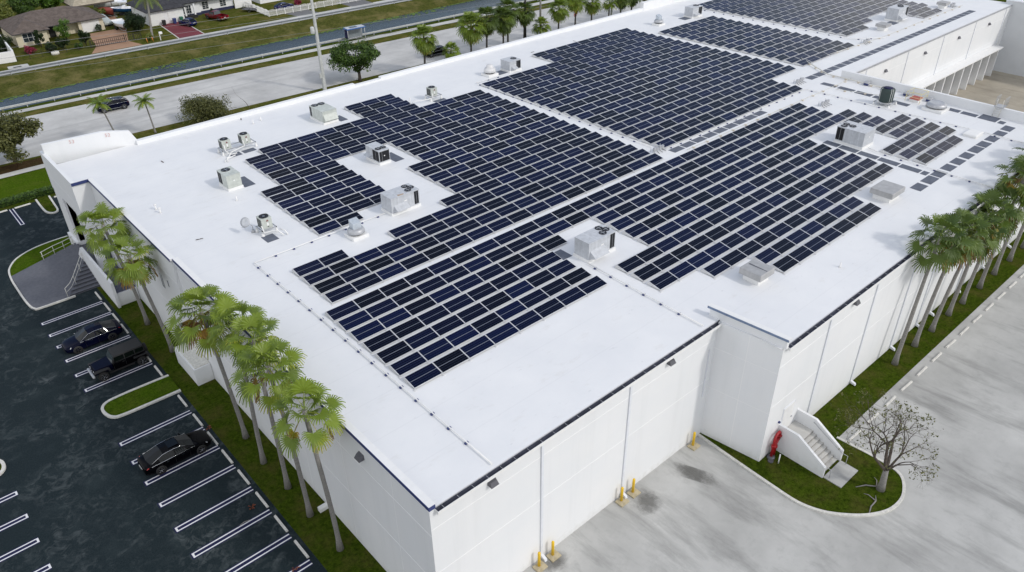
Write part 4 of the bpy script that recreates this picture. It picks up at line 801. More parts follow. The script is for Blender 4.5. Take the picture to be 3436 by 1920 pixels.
m = MB(); m.box(-0.55, 0.55, -0.5, 0.5, 0, 0.3); m.build('kerb', M['white'], HT); m = MB(); m.hull8([(-0.62, -0.56, 0.3), (0.62, -0.56, 0.3), (0.62, 0.56, 0.3), (-0.62, 0.56, 0.3), (-0.5, -0.45, 0.42), (0.5, -0.45, 0.42), (0.5, 0.45, 0.42), (-0.5, 0.45, 0.42)]); m.build('lid', plain('faded red lid', (0.42, 0.10, 0.08), 0.6), HT)
m = MB(); Q = [(-0.9, -0.8), (0.9, -0.8), (0.9, 0.8), (-0.9, 0.8)]
for a, b in zip(Q, Q[1:] + Q[:1]): m.tube([(a[0], a[1], 0), (a[0], a[1], 1.1)], 0.025, 5); m.tube([(*a, 1.1), (*b, 1.1)], 0.025, 5); m.tube([(*a, 0.6), (*b, 0.6)], 0.02, 5)
m.build('guard_rail', plain('pale yellow rail', (0.75, 0.68, 0.35), 0.5), HT)
m = MB(); m.box(-0.9, 0.9, -0.65, 0.65, 0, 0.22); m.hull8([(-0.95, -0.7, 0.22), (0.95, -0.7, 0.22), (0.95, 0.7, 0.22), (-0.95, 0.7, 0.22), (-0.8, -0.55, 0.3), (0.8, -0.55, 0.3), (0.8, 0.55, 0.3), (-0.8, 0.55, 0.3)]); tag(m.build('roof_hatch', M['white'], None, (70.1, 1.9, zr(2))), 'low flat white roof hatch by the right-hand pipe', 'roof hatch')
LD = thing('roof_ladder', 'grey caged ladder climbing over the east parapet', 'ladder', (77.2, 2.3, zr(2)))
m = MB(); [m.tube([(-0.45, sy, 0.0), (-0.12, sy, 1.05), (-0.12, sy, 1.9)], 0.03, 6) for sy in (-0.3, 0.3)]; [m.tube([(-0.45 + 0.3 * k / 4, -0.3, 0.2 + k * 0.22), (-0.45 + 0.3 * k / 4, 0.3, 0.2 + k * 0.22)], 0.02, 5) for k in range(4)]; m.build('ladder', M['dirtywhite'], LD)
m = MB(); m.box(-0.2, 0.9, -0.45, 0.45, 1.05, 1.1); m.build('platform', M['galv'], LD)
m = MB()
for sy in (-0.45, 0.45):
    for px in (-0.15, 0.2, 0.55, 0.9): m.tube([(px, sy, 1.1), (px, sy, 2.1)], 0.02, 5)
    m.tube([(-0.15, sy, 2.1), (0.9, sy, 2.1)], 0.025, 5); m.tube([(-0.15, sy, 1.6), (0.9, sy, 1.6)], 0.02, 5)
m.build('guard_rail', M['rail'], LD)
# grey walkway pads
pad0 = None
def pad(x0, x1, y0, y1, label, group):
    global pad0
    m = MB(); cx, cy = (x0 + x1) / 2, (y0 + y1) / 2
    m.hull8([(x0 - cx, y0 - cy, zr(y0) - zr(cy) + 0.004), (x1 - cx, y0 - cy, zr(y0) - zr(cy) + 0.004), (x1 - cx, y1 - cy, zr(y1) - zr(cy) + 0.004), (x0 - cx, y1 - cy, zr(y1) - zr(cy) + 0.004), (x0 - cx, y0 - cy, zr(y0) - zr(cy) + 0.022), (x1 - cx, y0 - cy, zr(y0) - zr(cy) + 0.022), (x1 - cx, y1 - cy, zr(y1) - zr(cy) + 0.022), (x0 - cx, y1 - cy, zr(y1) - zr(cy) + 0.022)])
    tag(m.build('walkway_pad', M['pad'], None, (cx, cy, zr(cy))), label, 'walkway pad', group)
for k in range(9): pad(44.35 + 1.8 * k, 45.95 + 1.8 * k, 19.55, 20.42, 'grey walkway pad in the ridge aisle, %s from the junction rack' % nth(k + 1), 'pads along the ridge aisle')
for k in range(11): pad(53.5 + 2.02 * k, 55.05 + 2.02 * k + (0.25 if k in (1, 6) else 0), -0.35, 0.62, 'grey walkway pad along the near right roof edge, %s from the left' % nth(k + 1), 'pads along the near right roof edge')
for k, (a, b) in enumerate(((9.6, 11.1), (7.65, 9.45), (5.6, 7.5), (3.55, 5.45), (1.5, 3.4), (0.8, 1.35))): pad(57.05, 57.95, a, b, 'grey walkway pad beside the open-coil unit, %s from the back' % nth(k + 1), 'pads beside the open-coil unit')
for k in range(28): pad(73.9 + 1.72 * k, 75.4 + 1.72 * k, 22.1, 23.1, 'grey walkway pad along the far wing roof edge, %s from the left' % nth(k + 1), 'pads along the far wing edge')
for k in range(5): pad(73.1, 74.0, 20.6 - 2.15 * k - 1.9, 20.6 - 2.15 * k, 'grey walkway pad leading to the green tank, %s from the ridge' % nth(k + 1), 'pads leading to the tank')
for k, (a, b) in enumerate(((7.1, 8.4), (5.5, 6.9), (3.7, 5.3), (1.7, 3.5), (0.9, 1.5))): pad(75.3, 76.2 + (0.7 if k == 3 else 0), a, b, 'grey walkway pad by the caged ladder, %s from the low fan' % nth(k + 1), 'pads by the caged ladder')
for a, l in (((10.1, 11.15, 41.95, 44.35), 'grey walkway pad at the single-fan unit left of the arrays'), ((25.45, 26.35, 50.6, 52.4), 'grey walkway pad at the long two-fan unit'), ((23.4, 24.45, 37.05, 39.4), 'grey walkway pad at the unit with black coil faces'), ((6.75, 7.75, 30.75, 31.95), 'grey walkway pad under the condenser beside the dish'), ((22.05, 23.0, 12.6, 13.9), 'grey walkway pad left of the angled-hood unit'),
             ((36.6, 38.2, 47.75, 48.75), 'grey walkway pad by the single condenser near the far edge'), ((12.4, 13.45, 49.55, 50.5), 'grey walkway pad under the left twin condenser'), ((13.7, 15.0, 49.6, 50.45), 'grey walkway pad under the right twin condenser'), ((105.4, 107.1, 27.2, 28.6), 'grey walkway pad left of the farthest rooftop unit'), ((48.6, 50.0, 50.7, 52.1), 'grey walkway pad between domed fan and small unit'), ((86.9, 88.4, 51.1, 52.5), 'grey walkway pad left of the far hazy-block unit')):
    pad(*a, l, 'pads at rooftop units')
# plumbing vents and stray leaves on the roof
for x, y, l in ((2.42, 43.2, 'small white capped roof vent, left one of a close pair'), (2.45, 42.3, 'small white capped roof vent, right one of a close pair'), (8.35, 39.9, 'slim white vent pipe near the single-fan unit'), (18.15, 56.9, 'white vent pipe between the twin condensers and the far edge'), (19.25, 57.3, 'thin white vent stub near the far roof edge'), (36.6, -2.0, 'small white roof vent near the right-hand gutter')):
    m = MB(); m.lathe([(0.12, 0), (0.06, 0.12), (0.05, 0.42), (0.0, 0.43)], n=10)
    if 'capped' in l: m.lathe([(0.14, 0.42), (0.15, 0.46), (0.0, 0.52)], n=10)
    tag(m.build('vent_pipe', M['white'], None, (x, y, zr(y))), l, 'vent')
for k, (x, y, l) in enumerate(((2.95, 35.2, 'curled brown dry frond scrap on the white roof'), (6.8, 53.4, 'grey dried scrap on white roof near the left end'), (17.8, 59.2, 'small dark scrap at the far parapet foot'), (58.5, 55.2, 'dark scrap on roof near the far parapet, left one'), (66.5, 55.0, 'dark scrap on roof near the far parapet, right one'), (63.0, 52.6, 'dark scrap on the roof before the far solar corner'))):
    m = MB(); a = rng.uniform(0, 3); 
    for j in range(4): xx = -0.3 + j * 0.15; m.quad([(xx, -0.06, 0.02 + 0.03 * (j % 2)), (xx + 0.15, -0.04, 0.02 + 0.03 * ((j + 1) % 2)), (xx + 0.15, 0.05, 0.05), (xx, 0.07, 0.04)])
    o = m.build('dry_leaf', plain('dry leaf', (0.12, 0.10, 0.09), 0.8), None, (x, y, zr(y) + 0.004)); o.rotation_euler = (0, 0, a); tag(o, l, 'leaf')
# ------------------------------------------------------------------ vegetation
import numpy as np
def np_mesh(name, V, F, mats, mi=None, tint=None, parent=None, smooth=False):
    me = bpy.data.meshes.new(name); me.from_pydata([tuple(v) for v in V], [], [tuple(f) for f in F])
    for mm in (mats if isinstance(mats, (list, tuple)) else [mats]): me.materials.append(mm)
    if mi is not None: me.polygons.foreach_set('material_index', mi)
    if tint is not None:
        at = me.attributes.new('tint', 'FLOAT', 'FACE'); at.data.foreach_set('value', tint)
    if smooth: me.polygons.foreach_set('use_smooth', [True] * len(me.polygons))
    me.update(); o = bpy.data.objects.new(name, me); C.objects.link(o)
    if parent is not None: o.parent = parent
    return o
def fan_frond(V, F, T, rnd, base, az, el, Lp, Rf, tint, segs=20, spread=118):
    """petiole + pleated fan of blades whose tips split and droop"""
    ca, sa, ce, se = math.cos(az), math.sin(az), math.cos(el), math.sin(el)
    d = Vector((ca * ce, sa * ce, se)); side = Vector((-sa, ca, 0)); up = side.cross(d) * -1.0
    if up.z < 0: up = -up
    tw = rnd.uniform(-0.35, 0.35); side, up = side * math.cos(tw) + up * math.sin(tw), up * math.cos(tw) - side * math.sin(tw)
    base = Vector(base); sag = 0.16 * Lp * max(0.0, ce)
    mid = base + d * Lp * 0.55 + Vector((0, 0, 0.03)); tip = base + d * Lp - Vector((0, 0, sag))
    for a, b in ((base, mid), (mid, tip)):
        k = len(V); w = 0.022
        V.extend([a + side * w, a - side * w, b - side * w * 0.7, b + side * w * 0.7]); F.append((k, k + 1, k + 2, k + 3)); T.append(min(1.0, tint + 0.12))
    # the fan tips down further than its stalk
    tilt = rnd.uniform(0.05, 0.45) + (0.25 if el < 0.2 else 0)
    fd = (d * math.cos(tilt) - up * math.sin(tilt)).normalized(); fu = side.cross(fd) * -1.0
    if fu.dot(up) < 0: fu = -fu
    hw = R(spread) ; dth = 2 * hw / segs
    for j in range(segs):
        th = -hw + (j + 0.5) * dth
        rl = Rf * (0.80 + 0.2 * math.cos(th * 0.8)) * rnd.uniform(0.92, 1.06)
        dirv = fd * math.cos(th) + side * math.sin(th); nrm = Vector((0, 0, 1)); tang = (-fd * math.sin(th) + side * math.cos(th))
        fold = fu * (abs(math.sin(th)) * 0.28) * rl
        pr = []
        for fr, wd, dr in ((0.02, 0.02, 0), (0.50, 0.50 * dth * 0.53, 0.02), (0.78, 0.34 * dth * 0.62, 0.06), (1.0, 0.022, 0.20 + rnd.uniform(0, 0.14))):
            p = tip + dirv * rl * fr + fold * fr * fr - nrm * dr * rl * (0.55 + 0.6 * fr)
            pr.append((p - tang * wd * rl * (1 if fr > 0.02 else 1), p + tang * wd * rl, fu * (0.018 * (1 if j % 2 else -1) * fr)))
        k = len(V)
        for a, b, o_ in pr: V.extend([a + o_, b - o_])
        for q in range(3): F.append((k + 2 * q, k + 2 * q + 1, k + 2 * q + 3, k + 2 * q + 2)); T.append(min(1.0, max(0.0, tint + (0.10 if q == 2 else 0) * (1 if tint > 0.5 else 0.4))))
def palm_crown(seed, mat, nfr=46, Lp=0.95, Rf=0.82, low=-1.0, yellow=0.1, name='crown', segs=20):
    rnd = random.Random(seed); V, F, T = [], [], []
    for i in range(nfr):
        u = (i + 0.5) / nfr; el = 1.42 - (1.42 - low) * u ** 0.80; az = i * 2.399 + rnd.uniform(-0.25, 0.25)
        tint = rnd.uniform(0.12, 0.5) + 0.18 * u * rnd.random()
        if u > 1 - yellow: tint = rnd.uniform(0.66, 0.92)
        fan_frond(V, F, T, rnd, (0, 0, 0.12 * (1 - u) - 0.25 * u), az, el + rnd.uniform(-0.12, 0.12), Lp * rnd.uniform(0.75, 1.12) * (0.75 + 0.35 * math.sin(min(1, u * 2.2) * 1.57)), Rf * rnd.uniform(0.85, 1.12), tint, segs)
    return V, F, T
CROWN = {}
def crown_mesh(key, **k):
    if key not in CROWN:
        V, F, T = palm_crown(**k); o = np_mesh('crown', V, F, k['mat'], None, T); CROWN[key] = o.data; bpy.data.objects.remove(o)
    return CROWN[key]
def link_mesh(name, me, parent, loc=(0, 0, 0), rot=(0, 0, 0), sc=1.0):
    o = bpy.data.objects.new(name, me); C.objects.link(o); o.parent = parent; o.location = loc; o.rotation_euler = rot; o.scale = (sc, sc, sc); return o
def palm_trunk(par, top, r0, r1, bend, seed, mat):
    rnd = random.Random(seed); m = MB(); n = 14; path = []; rad = []
    for i in range(n + 1):
        t = i / n; e = t ** bend
        path.append((top[0] * e + 0.03 * math.sin(5 * t + seed), top[1] * e + 0.03 * math.cos(4 * t + seed), top[2] * t))
        rad.append((r1 + (r0 - r1) * (1 - t) ** 1.2) * (1.0 + 0.55 * math.exp(-t * top[2] / 0.35)) * (1 + 0.03 * math.sin(i * 2.4)))
    m.tube(path, rad, 12); return m.build('trunk', mat, par)
def dead_skirt(par, top, seed, n, mat, Rf=0.9, t0=0.76, t1=0.97):
    rnd = random.Random(seed + 99); V, F, T = [], [], []
    for i in range(n): fan_frond(V, F, T, rnd, (top[0], top[1], top[2] - 0.25), i * 2.399 + seed, rnd.uniform(-1.0, -0.45), rnd.uniform(1.0, 1.45), Rf * rnd.uniform(0.85, 1.15), rnd.uniform(t0, t1), 16)
    return np_mesh('dead_fronds', V, F, mat, None, T, par)
def fan_palm(label, base, hub, var, dead=0, sc=1.0, mat='palm', group=None, r0=0.165, bend=1.5, trunk='palmtrunk', z=0.0):
    t = thing('fan_palm', label, 'palm tree', (base[0], base[1], z), 0, group)
    top = (hub[0] - base[0], hub[1] - base[1], hub[2] - z); sd = int(base[0] * 7 + base[1] * 13)
    palm_trunk(t, top, r0, 0.125, bend, sd % 17, M[trunk])
    link_mesh('crown', CROWN[var], t, top, (R(-6 + sd % 13), R(-5 + sd % 11), (sd % 63) / 10.0), sc * 0.94)
    if dead: dead_skirt(t, top, sd % 31, dead, M[mat], 0.8)
    return t
crown_mesh('a', seed=1, mat=M['palm'], nfr=24, low=-0.75, yellow=0.0, Lp=1.35, Rf=0.98); crown_mesh('b', seed=2, mat=M['palm'], nfr=27, low=-0.85, yellow=0.05, Lp=1.35, Rf=1.0); crown_mesh('c', seed=3, mat=M['palm'], nfr=23, low=-0.8, yellow=0.0, Lp=1.4, Rf=0.98)
crown_mesh('s1', seed=11, mat=M['palmdark'], nfr=28, low=-0.9, yellow=0.04, Lp=1.4, Rf=0.95, segs=18); crown_mesh('s2', seed=12, mat=M['palmdark'], nfr=29, low=-1.0, yellow=0.12, Lp=1.4, Rf=0.95, segs=18); crown_mesh('s3', seed=13, mat=M['palmdark'], nfr=27, low=-0.95, yellow=0.06, Lp=1.4, Rf=0.9, segs=18)
crown_mesh('n1', seed=21, mat=M['palm'], nfr=60, low=-1.4, yellow=0.22, Lp=1.3, Rf=1.0, segs=14); crown_mesh('n2', seed=22, mat=M['palmdark'], nfr=74, low=-1.5, yellow=0.05, Lp=1.45, Rf=1.0, segs=14); crown_mesh('n3', seed=23, mat=M['palm'], nfr=34, low=-0.6, yellow=0.0, segs=14)
gl = 'fan palms along the left wall'
fan_palm('fan palm nearest the covered entrance, behind the orange-fringed one', (-1.28, 42.66), (-2.0, 43.3, 10.3), 'a', 0, 1.05, group=gl)
fan_palm('fan palm with bright orange-yellow dying lower fronds', (-1.16, 37.1), (-2.1, 37.2, 9.9), 'a', 9, 1.05, group=gl)
fan_palm('fan palm with brown ragged skirt over the low white enclosure', (-1.19, 22.77), (-1.75, 23.1, 11.7), 'b', 12, 1.1, group=gl)
fan_palm('fan palm just right of the brown-skirted one, leaning over the roof edge', (-1.34, 19.45), (-0.95, 19.3, 12.2), 'c', 0, 0.98, group=gl)
fan_palm('middle fan palm of the close cluster, partly hidden by its neighbour', (-1.23, 16.07), (-1.1, 16.2, 12.8), 'a', 0, 0.9, group=gl)
fan_palm('fan palm second nearest the building corner, wide pale fronds', (-1.26, 12.86), (-1.75, 12.9, 13.0), 'b', 3, 0.98, group=gl)
fan_palm('fan palm nearest the building corner, alone before the grey wall light', (-1.25, 9.1), (-1.7, 9.0, 12.2), 'c', 2, 0.98, group=gl)
gr = 'fan palms along the right wall'
for i, (bx, hx, hz, v, dd) in enumerate(((42.8, 44.3, 11.4, 's1', 0), (46.5, 47.9, 10.6, 's2', 3), (49.7, 51.5, 9.4, 's3', 6), (53.2, 54.6, 9.8, 's1', 5), (56.1, 57.6, 9.6, 's2', 8), (59.9, 59.6, 12.0, 's3', 4), (63.5, 64.6, 11.8, 's1', 4), (67.3, 68.5, 12.0, 's2', 5), (71.0, 72.0, 11.6, 's3', 5))):
    fan_palm('leaning dark fan palm, %s along the right wall from the bare tree' % nth(i + 1), (bx, -5.85), (hx, -5.75 - 0.25 * (i % 3), hz), v, dd, 1.12, 'palmdark', gr, 0.185, 1.3)
gn = 'fan palms behind the north parapet'
for bx, by, hz, v, sc, l in ((60.9, 84.5, 6.3, 'n1', 1.15, 'full fan palm standing alone right of the shade tree'), (65.3, 83, 3.3, 'n3', 1.1, 'low bright young fan palm half hidden by the far parapet'), (70.6, 84, 6.6, 'n1', 1.3, 'yellow-green fan palm at the left end of the dense clump'), (74.6, 84.5, 7.0, 'n2', 1.15, 'dark shaggy fan palm second in the dense clump'), (77.6, 83.5, 6.6, 'n2', 1.1, 'dark shaggy fan palm third in the dense clump'), (80.5, 85.5, 7.2, 'n2', 1.1, 'dark fan palm fourth in the dense clump'), (83.6, 84.5, 6.6, 'n2', 1.0, 'dark fan palm at the right end of the dense clump'),
                          (86.0, 82.6, 3.9, 'n3', 1.15, 'short spiky fan palm beside the dark timber pole'), (90.5, 82.5, 6.3, 'n1', 1.05, 'loose fan palm first right of the timber poles'), (95.5, 83, 6.8, 'n1', 1.0, 'fan palm second right of the timber poles'), (99.5, 82.5, 6.0, 'n1', 1.0, 'fan palm third right of the timber poles'), (104.5, 82.5, 5.0, 'n3', 1.05, 'short fan palm near the pale pole by the raised parapet'), (108.6, 83.0, 5.6, 'n2', 1.0, 'dark fan palm left of the raised parapet'), (112.5, 83.5, 5.6, 'n2', 1.05, 'dark fan palm behind the raised parapet end'), (117, 84, 5.6, 'n1', 1.05, 'last fan palm along the far parapet')):
    fan_palm(l, (bx, by), (bx + 0.2, by, hz), v, 0, sc, 'palm', gn, 0.2, 1.2, 'darktrunk')

# broadleaf trees: branches plus clouds of leaf-sized faces
def branches(m, p, d, L, r, depth, rnd, ends, spread=0.55, n=(2, 3), grav=0.0, shrink=0.74, seg=3):
    path = [p]; rad = [r]; q = p.copy(); dd = d.copy()
    for i in range(seg):
        dd = (dd + Vector((rnd.uniform(-1, 1), rnd.uniform(-1, 1), rnd.uniform(-1, 1))) * 0.16 - Vector((0, 0, grav))).normalized(); q = q + dd * L / seg; path.append(q.copy()); rad.append(r * (1 - 0.38 * (i + 1) / seg))
    m.tube(path, rad, 6 if r > 0.03 else 4, cap=False)
    if depth <= 0: ends.append((q, dd)); return
    for k in range(rnd.randint(*n)):
        a = rnd.uniform(0, 6.28); perp = dd.orthogonal().normalized(); perp.rotate(Matrix.Rotation(a, 3, dd))
        nd = (dd + perp * rnd.uniform(spread * 0.6, spread * 1.35)).normalized()
        branches(m, q.copy(), nd, L * rnd.uniform(shrink - 0.1, shrink + 0.1), rad[-1] * 0.78, depth - 1, rnd, ends, spread, n, grav, shrink, seg)
    if depth > 1: ends.append((q, dd))
def leaf_cloud(name, par, centers, rnd, per, rad, size, mat, flat=0.8, droop=0.0):
    V, F = [], []
    for c in centers:
        rr = rad * rnd.uniform(0.6, 1.25)
        for i in range(int(per * rnd.uniform(0.6, 1.3))):
            v = Vector((rnd.gauss(0, 1), rnd.gauss(0, 1), rnd.gauss(0, flat))); v = v.normalized() * rr * rnd.random() ** 0.45; p = Vector(c) + v
            n = (Vector((rnd.gauss(0, 0.6), rnd.gauss(0, 0.6), 0.7 + rnd.gauss(0, 0.4))) + v * 0.4).normalized(); t = n.orthogonal().normalized(); t.rotate(Matrix.Rotation(rnd.uniform(0, 6.28), 3, n)); b = n.cross(t)
            s = size * rnd.uniform(0.6, 1.35); k = len(V)
            V.extend([p - t * s, p + b * s * 0.45 + t * s * 0.1, p + t * s - n * s * droop, p - b * s * 0.45 + t * s * 0.1]); F.append((k, k + 1, k + 2, k + 3))
    return np_mesh(name, V, F, mat, None, None, par)
def broad_tree(label, loc, h, cr, seed, mat, cat='tree', per=42, size=0.13, trunk_h=None, depth=3, group=None, name='shade_tree', lean=(0, 0), multi=1, flat=0.75, rs=1.0):
    rnd = random.Random(seed); t = thing(name, label, cat, loc, 0, group); m = MB(); ends = []
    th = trunk_h if trunk_h is not None else h * 0.28
    for k in range(multi):
        d = Vector((lean[0] + (rnd.uniform(-0.35, 0.35) if multi > 1 else 0), lean[1] + (rnd.uniform(-0.35, 0.35) if multi > 1 else 0), 1)).normalized(); path = [Vector((0, 0, 0)), d * th * 0.5, d * th]; r = 0.035 * h * rs
        m.tube(path, [r * 1.35, r, r * 0.9], 9)
        for j in range(4 if multi == 1 else 2):
            a = j * 1.571 + rnd.uniform(-0.4, 0.4); branches(m, d * th, Vector((math.cos(a) * 0.8, math.sin(a) * 0.8, 0.85)).normalized(), (h - th) * 0.36, r * 0.6, depth - 1, rnd, ends)
    m.build('trunk', M['bark'], t)
    cs = [e[0] for e in ends]
    for k in range(int(26)):
        v = Vector((rnd.gauss(0, 1), rnd.gauss(0, 1), rnd.gauss(0, 1))).normalized(); cs.append(Vector((0, 0, th + (h - th) * 0.5)) + Vector((v.x * cr * 0.82, v.y * cr * 0.82, v.z * (h - th) * 0.43)) * rnd.uniform(0.45, 1.0) + Vector((lean[0] * th, lean[1] * th, 0)))
    leaf_cloud('crown', t, cs, rnd, per, cr * 0.26, size, mat, flat); return t
broad_tree('round green shade tree growing between parapet and road', (50.6, 88.8, 0), 7.2, 4.2, 5, M['leaf'], per=190, size=0.20, trunk_h=1.6)
broad_tree('olive-leaved tree with forked trunk at the far left road corner', (-0.6, 92.2, 0), 7.0, 4.4, 8, M['leafolive'], per=190, size=0.20, trunk_h=1.5)
broad_tree('broad wispy grey-green bush spilling over the far parapet', (23.6, 88.6, 0), 3.7, 5.2, 9, M['leafolive'], 'bush', 150, 0.13, 0.2, 3, None, 'bush', multi=7, rs=0.5)
# nearly bare tree on the right island
bt = thing('bare_tree', 'nearly leafless tree with spreading dark limbs on the grass island', 'tree', (28.75, -11.65, 0.1)); rnd = random.Random(14); m = MB(); ends = []
m.tube([(0, 0, 0), (0.02, 0, 0.6), (-0.02, 0.03, 1.25), (-0.05, 0.05, 1.9)], [0.30, 0.22, 0.20, 0.17], 12); m.build('trunk', M['palmtrunk'], bt)
m = MB()
for d, L, r in (((-0.5, 0.35, 0.8), 1.7, 0.13), ((0.15, 0.3, 1.0), 1.9, 0.13), ((0.85, 0.1, 0.55), 2.2, 0.12), ((0.45, -0.45, 0.8), 1.6, 0.10), ((-0.3, -0.4, 0.8), 1.4, 0.09)): branches(m, Vector((-0.05, 0.05, 1.8)), Vector(d).normalized(), L, r, 5, rnd, ends, 0.7, (2, 4), 0.02, 0.72)
m.build('limbs', M['bark'], bt); leaf_cloud('leaves', bt, [e[0] for e in ends if rnd.random() < 0.16], rnd, 5, 0.25, 0.09, M['leafolive'])
for x, y, rz, l in ((27.0, -12.0, 0.2, 'pale fallen branch on the grass nearest the island tip'), (28.4, -11.0, -0.7, 'pale fallen branch lying left of the bare tree trunk')):
    m = MB(); m.tube([(-0.9, 0, 0.1), (-0.2, 0.08, 0.16), (0.5, -0.05, 0.14), (1.0, 0.1, 0.12)], [0.03, 0.05, 0.045, 0.02], 6); m.tube([(0.5, -0.05, 0.14), (0.75, 0.5, 0.15), (0.7, 0.8, 0.13)], [0.04, 0.03, 0.015], 5); o = m.build('fallen_branch', M['palmtrunk'], None, (x, y, 0)); o.rotation_euler = (0, 0, rz); tag(o, l, 'branch')
for x, y, l in ((-3.9, 16.1, 'rust-red fallen palm frond scrap in the empty bay'), (-4.1, 9.7, 'rust-red palm scrap at the bottom edge of the car park'), (-2.85, 25.6, 'rust-red palm scrap at the kerb by the black saloon')):
    m = MB()
    for k in range(9): a = rng.uniform(0, 6.28); L = rng.uniform(0.12, 0.3); m.quad([(0, 0, 0.02), (L * math.cos(a), L * math.sin(a), 0.06), (L * math.cos(a + 0.3), L * math.sin(a + 0.3), 0.05), (L * 0.4 * math.cos(a + 0.5), L * 0.4 * math.sin(a + 0.5), 0.10)])
    tag(m.build('palm_litter', M['rust'], None, (x, y, 0.012)), l, 'palm litter')
m = MB(); m.tube([(-0.35, 0, 0.03), (0, 0.05, 0.05), (0.35, -0.02, 0.03)], [0.02, 0.035, 0.02], 6); tag(m.build('stick', M['palmtrunk'], None, (-4.85, 15.2, 0.012)), 'pale stick lying across a parking line', 'stick')
# feather palms
def feather_frond(V, F, T, rnd, base, az, el, L, tint, n=16, lw=0.55, droop=0.9):
    base = Vector(base); ca, sa = math.cos(az), math.sin(az); pts = []; p = base.copy(); e = el
    for i in range(n + 1): pts.append(p.copy()); p = p + Vector((ca * math.cos(e), sa * math.cos(e), math.sin(e))) * L / n; e -= droop * 1.5 / n
    side = Vector((-sa, ca, 0))
    for i in range(1, n):
        t = (pts[i + 1] - pts[i]).normalized(); w = lw * math.sin(math.pi * min(0.97, (i / n) ** 0.6 * 0.9 + 0.08))
        for s in (-1, 1):
            for j in (0, 0.5):
                b = pts[i].lerp(pts[i + 1], j); tip = b + side * s * w + t * w * 0.55 - Vector((0, 0, w * rnd.uniform(0.35, 0.75))); k = len(V); hh = t * 0.035
                V.extend([b - hh, b + hh, tip]); F.append((k, k + 1, k + 2)); T.append(tint)
        k = len(V); V.extend([pts[i - 1] + side * 0.02, pts[i - 1] - side * 0.02, pts[i] - side * 0.018, pts[i] + side * 0.018]); F.append((k, k + 1, k + 2, k + 3)); T.append(min(1, tint + 0.2))
def feather_palm(label, base, hub, n, L, seed, lw=0.5, tint=(0.1, 0.5), name='feather_palm', r=0.09):
    t = thing(name, label, 'palm tree', (base[0], base[1], 0)); top = (hub[0] - base[0], hub[1] - base[1], hub[2]); palm_trunk(t, top, r * 1.3, r, 1.2, seed, M['palmtrunk']); rnd = random.Random(seed); V, F, T = [], [], []
    for i in range(n): u = i / n; feather_frond(V, F, T, rnd, top, i * 2.399, 1.25 - 1.5 * u + rnd.uniform(-0.1, 0.1), L * rnd.uniform(0.85, 1.1), rnd.uniform(*tint) + (0.25 * u if name == 'coconut_palm' else 0), 16, lw)
    np_mesh('crown', V, F, M['palm'], None, T, t); return t
feather_palm('slim feather palm overlapping the dark road vehicle', (12.0, 90.2), (10.9, 90.0, 5.7), 14, 1.9, 3, 0.6)
feather_palm('slim feather palm right of the dark road vehicle', (16.9, 89.4), (16.45, 89.3, 4.8), 14, 1.9, 4, 0.6)
feather_palm('tall drooping coconut palm before the charcoal-roofed house', (35.3, 140.5), (37.0, 143.0, 7.2), 20, 4.2, 6, 0.9, (0.1, 0.45), 'coconut_palm', 0.17)
m = MB(); rnd = random.Random(3); ends = []; branches(m, Vector((0, 0, 0)), Vector((-0.25, 0.1, 1)).normalized(), 1.6, 0.05, 3, rnd, ends, 0.5, (1, 2)); tag(m.build('bare_sapling', M['bark'], None, (31.2, 89.3, 0)), 'leafless sapling between parapet and road, left of the pale pole', 'sapling')
# clipped hedge at the lawn edge: leafy box
def hedge(label, x0, x1, y0, y1, h, n, mat, seed, size=0.09, name='hedge'):
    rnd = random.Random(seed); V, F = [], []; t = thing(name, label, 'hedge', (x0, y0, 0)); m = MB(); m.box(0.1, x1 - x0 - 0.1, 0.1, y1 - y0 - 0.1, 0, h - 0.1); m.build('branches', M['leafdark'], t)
    for i in range(n):
        x, y, z = rnd.uniform(0, x1 - x0), rnd.uniform(0, y1 - y0), h + rnd.gauss(0, 0.05)
        if rnd.random() < 0.45: z = rnd.uniform(0.05, h); y = rnd.choice((0, y1 - y0)) + rnd.gauss(0, 0.05)
        a, b = rnd.uniform(0, 6.28), rnd.uniform(-0.8, 0.8); u = Vector((math.cos(a), math.sin(a), b)).normalized() * size; v = Vector((-math.sin(a), math.cos(a), rnd.uniform(-0.7, 0.7))).normalized() * size * 0.6; p = Vector((x, y, z)); k = len(V); V.extend([p - u, p + v, p + u, p - v]); F.append((k, k + 1, k + 2, k + 3))
    np_mesh('foliage', V, F, mat, None, None, t); return t
hedge('low clipped hedge along the lawn edge at far left', -40, 1.5, 78.2, 79.3, 0.65, 9000, M['leaf'], 4, 0.11)
